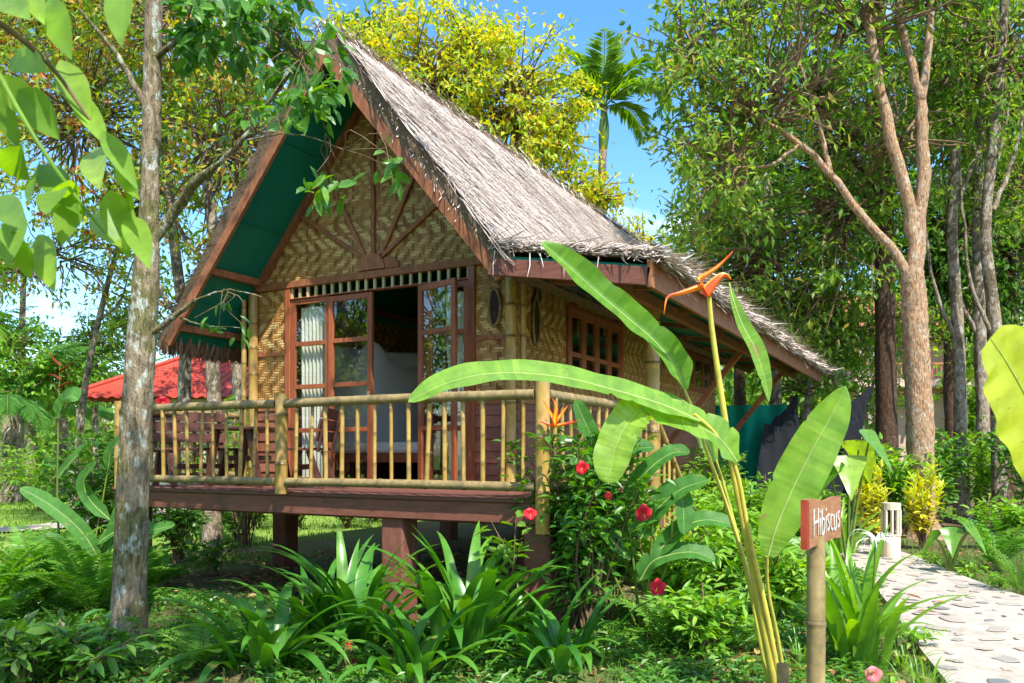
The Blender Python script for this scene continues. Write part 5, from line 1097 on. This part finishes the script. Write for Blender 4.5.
st0=n0*[1,1,0]+ax*(Lb*.13) if np.dot(dirx,ax)>0 else n0*[1,1,0]+ax*(Lb*.95)
uu=(co[:,0]*sx);k=uu/Lb+.13
W_=st0+dirx*uu[:,None]+UP*((zb0+(zb1-zb0)*k+.045)+co[:,1]*1.18+.006*np.sin(uu*31))[:,None]+fn*(co[:,2]+.0035)[:,None]
W_=W_-ORG[t.name];me.vertices.foreach_set('co',W_.ravel());me.update();me.materials.clear();me.materials.append(M['paint']);lo=bpy.data.objects.new('lettering',me);COL.objects.link(lo);lo.parent=box_o
pz=P(783,453,3.9);s0=np.array([pz[0],pz[1],0.]);b=MB();bamboo(b,s0-[0,0,.1],(s0[0],s0[1],P(783,664,3.9)[2]),.03,.3,0,12)
tag(b.build('bamboo_stake',M['oldbamboo'],None,s0,smooth=True),'short cut-off bamboo stake at the foot of the tall heliconia','stake')
lb=G(891,560);t=thing('path_lamp','short pale bamboo lantern with vertical slots standing at the edge of the path','lamp',lb);r=.13
b=MB();tube(b,[lb-[0,0,.05],lb+UP*.36],[r,r],18);b.build('base',M['lampcane'],t,smooth=False,bevel=.006)
b=MB()
for k in range(9):
    a=2*np.pi*k/9;c_=lb+np.array([math.cos(a),math.sin(a),0])*(r-.012);tube(b,[c_+UP*.361,c_+UP*.74],.026,6)
b.build('slats',M['lampcane'],t)
b=MB();tube(b,[lb+UP*.741,lb+UP*.84],[r+.004,r+.004],18);b.build('cap',M['lampcane'],t,bevel=.006);b=MB();tube(b,[lb+UP*.361,lb+UP*.385],[r+.006,r+.006],18);b.build('collar',M['lampcane'],t)
b=MB();tube(b,[lb+UP*.386,lb+UP*.738],.055,12);b.build('liner',M['dark'],t)
# =========================================================================== SHADE CLOTHS, BUILDING, MOTORBIKE
def sheet(label,name,top,bot,mat,cat,sag=.2,fold=.05):
    n=30;k=16;b=MB();V=[];t0=spline(top,n);b0=spline(bot,n);u=np.linspace(0,1,n)
    for i,v in enumerate(np.linspace(0,1,k)):
        row=t0+(b0-t0)*v;row=row-UP*(sag*np.sin(np.pi*u)*(1-v))[:,None]*.6+FW*(fold*np.sin(u*17+v*4)+fold*.7*np.sin(u*31-v*7)+sag*.6*np.sin(np.pi*v)*np.sin(np.pi*u))[:,None];V.append(row)
    V=np.concatenate(V);i=np.arange(k-1)[:,None]*n;j=np.arange(n-1)[None];F=np.stack([i+j,i+j+1,i+n+j+1,i+n+j],-1).reshape(-1,4)
    b.add(V,F,0,.5);b.add(V+FW*.006,F[:,::-1],0,.5);o=(b0[0]+b0[-1])/2;return tag(b.build(name,mat,None,o,smooth=True),label,cat)
sheet('teal green shade cloth hung as a screen under the end of the eave','teal_screen',[P(708,405,17.5),P(740,402,17.4),P(786,404,17.2)],[P(690,500,17.3),P(730,498,17.2),P(757,496,17.0)],M['greennet'],'screen',.12)
sheet('black shade cloth sheet sagging from the thin trunks beyond the eave','black_screen',[P(764,423,15.6),P(800,422,15.6),P(866,404,15.6)],[P(752,512,15.4),P(800,515,15.4),P(850,512,15.4)],M['blacknet'],'screen',.15,.025)
sheet('narrow black cloth flap pulled up to a point between the teal and black screens','black_flap',[P(774,418,16.3),P(784,410,16.3),P(797,392,16.3)],[P(768,432,16.3),P(784,432,16.3),P(800,432,16.3)],M['blacknet'],'screen',.03,.006)
sheet('black cloth corner stretched up to a point left of the dark trunk','black_flap',[P(838,412,14.8),P(850,402,14.8),P(875,383,14.8)],[P(842,428,14.8),P(856,424,14.8),P(864,414,14.8)],M['blacknet'],'screen',.02,.006)
def house2():
    o=GD(935,42);t=thing('pink_house','two-storey pinkish house with a tiled roof and upstairs balcony, behind the right-hand trunks','house',o)
    def q(l,f,z): return o+RT*l+FW*f+UP*z
    def bx(b,l0,l1,f0,f1,z0,z1,m=0): b.add([q(l,f,z0) for l,f in ((l0,f0),(l1,f0),(l1,f1),(l0,f1))]+[q(l,f,z1) for l,f in ((l0,f0),(l1,f0),(l1,f1),(l0,f1))],BF,m)
    b=MB();bx(b,-4.5,1.6,0,7,-.5,7.4);b.build('wall',M['pink'],t)
    b=MB();bx(b,-4.8,2.1,-1.6,-.01,3.9,4.15);bx(b,-4.8,2.1,-1.62,-1.45,4.16,4.3)
    bal=b.build('balcony',M['pink'],t)
    b=MB()
    for l in np.arange(-4.7,2.1,.22): bx(b,l,l+.05,-1.56,-1.52,4.3,5.0)
    bx(b,-4.8,2.1,-1.6,-1.48,5.0,5.1);b.build('balustrade',M['tile'],bal)
    b=MB();prism(b,[q(-5.4,-2.2,6.7),q(2.7,-2.2,6.7),q(2.7,3.5,9.3),q(-5.4,3.5,9.3)],UP*.18);prism(b,[q(-5.4,3.51,9.3),q(2.7,3.51,9.3),q(2.7,8,7.2),q(-5.4,8,7.2)],UP*.18);b.build('roof',M['tile'],t)
    for l in (-3.6,-1.2,.5):
        b=MB();bx(b,l,l+.9,-.06,-.005,4.3,6.2);w=b.build('window',M['door'],t);b=MB();bx(b,l+.1,l+.8,-.075,-.062,4.4,6.1);b.build('pane',M['glass'],w)
        b=MB();bx(b,l,l+.9,-.06,-.005,1.2,2.8);w=b.build('window',M['door'],t);b=MB();bx(b,l+.1,l+.8,-.075,-.062,1.3,2.7);b.build('pane',M['glass'],w)
    for l in (-4.6,-1.5,1.8): b=MB();bx(b,l,l+.25,-1.55,-1.3,-.3,6.9);b.build('column',M['pink'],t)
house2()
def bike():
    o=GD(955,26);t=thing('motorbike','small red and white motorbike parked beyond the shrubs, right of the forked trunk','motorbike',o)
    ex=un(RT*.55+FW*.8);ey=np.cross(UP,ex)
    q=lambda x,z,y=0:o+ex*x+ey*y+UP*z
    for x in (-.62,.62):
        b=MB();a=np.linspace(0,2*np.pi,25);tube(b,[q(x+.25*math.cos(k),.3+.25*math.sin(k)) for k in a],.05,8,cap=False)
        w=b.build('wheel',M['tyre'],t,smooth=True);b=MB();tube(b,[q(x,.3,-.05),q(x,.3,.05)],[.18,.18],14);b.build('rim',M['metal'],w)
    b=MB();tube(b,spline([q(-.75,.72),q(-.3,.66),q(0,.45),q(.3,.5),q(.45,.85)],14),[.08,.13,.15,.16,.15,.13,.12,.12,.13,.14,.14,.13,.11,.08],10);b.build('body',M['redpaint'],t,smooth=True)
    b=MB();tube(b,spline([q(-.7,.82),q(-.35,.84),q(.05,.78)],8),[.06,.11,.13,.13,.13,.12,.1,.05],10);b.build('saddle',M['tyre'],t,smooth=True)
    b=MB();tube(b,[q(.62,.3),q(.42,1.05)],.035,8);tube(b,[q(.40,1.05,-.35),q(.42,1.07,0),q(.40,1.05,.35)],.02,8);b.build('handlebar',M['metal'],t,smooth=True)
    b=MB();tube(b,spline([q(.38,.95),q(.5,.98),q(.58,.93)],6),[.10,.15,.16,.15,.12,.06],12);b.build('headlight',M['whitepaint'],t,smooth=True)
    b=MB();tube(b,spline([q(.45,.5),q(.58,.62),q(.75,.58)],8),[.04,.07,.08,.08,.08,.07,.05,.03],8);b.build('mudguard',M['whitepaint'],t,smooth=True)
bike()
# =========================================================================== CAMERA, SKY, SUN
cam=bpy.data.cameras.new('camera');co_=bpy.data.objects.new('camera',cam);COL.objects.link(co_);sc.camera=co_
cam.sensor_width=36;cam.lens=FX/1024*36;cam.shift_y=(HZ-341.5)/1024;cam.dof.use_dof=True;cam.dof.focus_distance=8.5;cam.dof.aperture_fstop=4.5;cam.clip_end=2000;cam.clip_start=.05
co_.location=C0;co_.rotation_euler=(math.pi/2,0,TH)
SUN=un([.62,-.47,1.05])
sl=bpy.data.lights.new('sun','SUN');so=bpy.data.objects.new('sun',sl);COL.objects.link(so);sl.energy=3.5;sl.angle=math.radians(.53);sl.color=(1,.955,.87)
so.rotation_euler=Vector(SUN).to_track_quat('Z','Y').to_euler();so.location=(8,-8,20)
w=bpy.data.worlds.new('World');sc.world=w;w.use_nodes=True;nt=w.node_tree;nt.nodes.clear()
o=nt.nodes.new('ShaderNodeOutputWorld');bg=nt.nodes.new('ShaderNodeBackground');sk=nt.nodes.new('ShaderNodeTexSky');sk.sky_type='NISHITA';sk.sun_disc=False
sk.sun_elevation=math.asin(SUN[2]);sk.sun_rotation=math.atan2(SUN[0],SUN[1]);sk.air_density=1.0;sk.dust_density=.6;sk.ozone_density=1.6
bg.inputs[1].default_value=.15
tc=nt.nodes.new('ShaderNodeTexCoord');mp=nt.nodes.new('ShaderNodeMapping');mp.inputs['Scale'].default_value=(1,1,2.4);mp.inputs['Location'].default_value=(.35,.1,0)
nz=nt.nodes.new('ShaderNodeTexNoise');nz.inputs['Scale'].default_value=2.6;nz.inputs['Detail'].default_value=8;nz.inputs['Roughness'].default_value=.58
rp=nt.nodes.new('ShaderNodeValToRGB');rp.color_ramp.elements[0].position=.53;rp.color_ramp.elements[1].position=.68
mx=nt.nodes.new('ShaderNodeMix');mx.data_type='RGBA';mx.inputs[7].default_value=(6.2,6.4,6.8,1)
l=nt.links.new;l(tc.outputs['Generated'],mp.inputs[0]);l(mp.outputs[0],nz.inputs['Vector']);l(nz.outputs['Fac'],rp.inputs[0]);l(rp.outputs[0],mx.inputs[0]);hs=nt.nodes.new('ShaderNodeHueSaturation');hs.inputs['Saturation'].default_value=1.3;l(sk.outputs[0],hs.inputs['Color']);l(hs.outputs[0],mx.inputs[6]);l(mx.outputs[2],bg.inputs[0]);l(bg.outputs[0],o.inputs[0])
sc.view_settings.view_transform='Standard';sc.view_settings.look='None';sc.view_settings.gamma=1;sc.view_settings.use_curve_mapping=False;sc.view_settings.exposure=1.28
cy=sc.cycles;cy.use_denoising=True;cy.max_bounces=7;cy.diffuse_bounces=4;cy.glossy_bounces=3;cy.transmission_bounces=4;cy.transparent_max_bounces=10;cy.caustics_reflective=False;cy.caustics_refractive=False;cy.sample_clamp_indirect=6
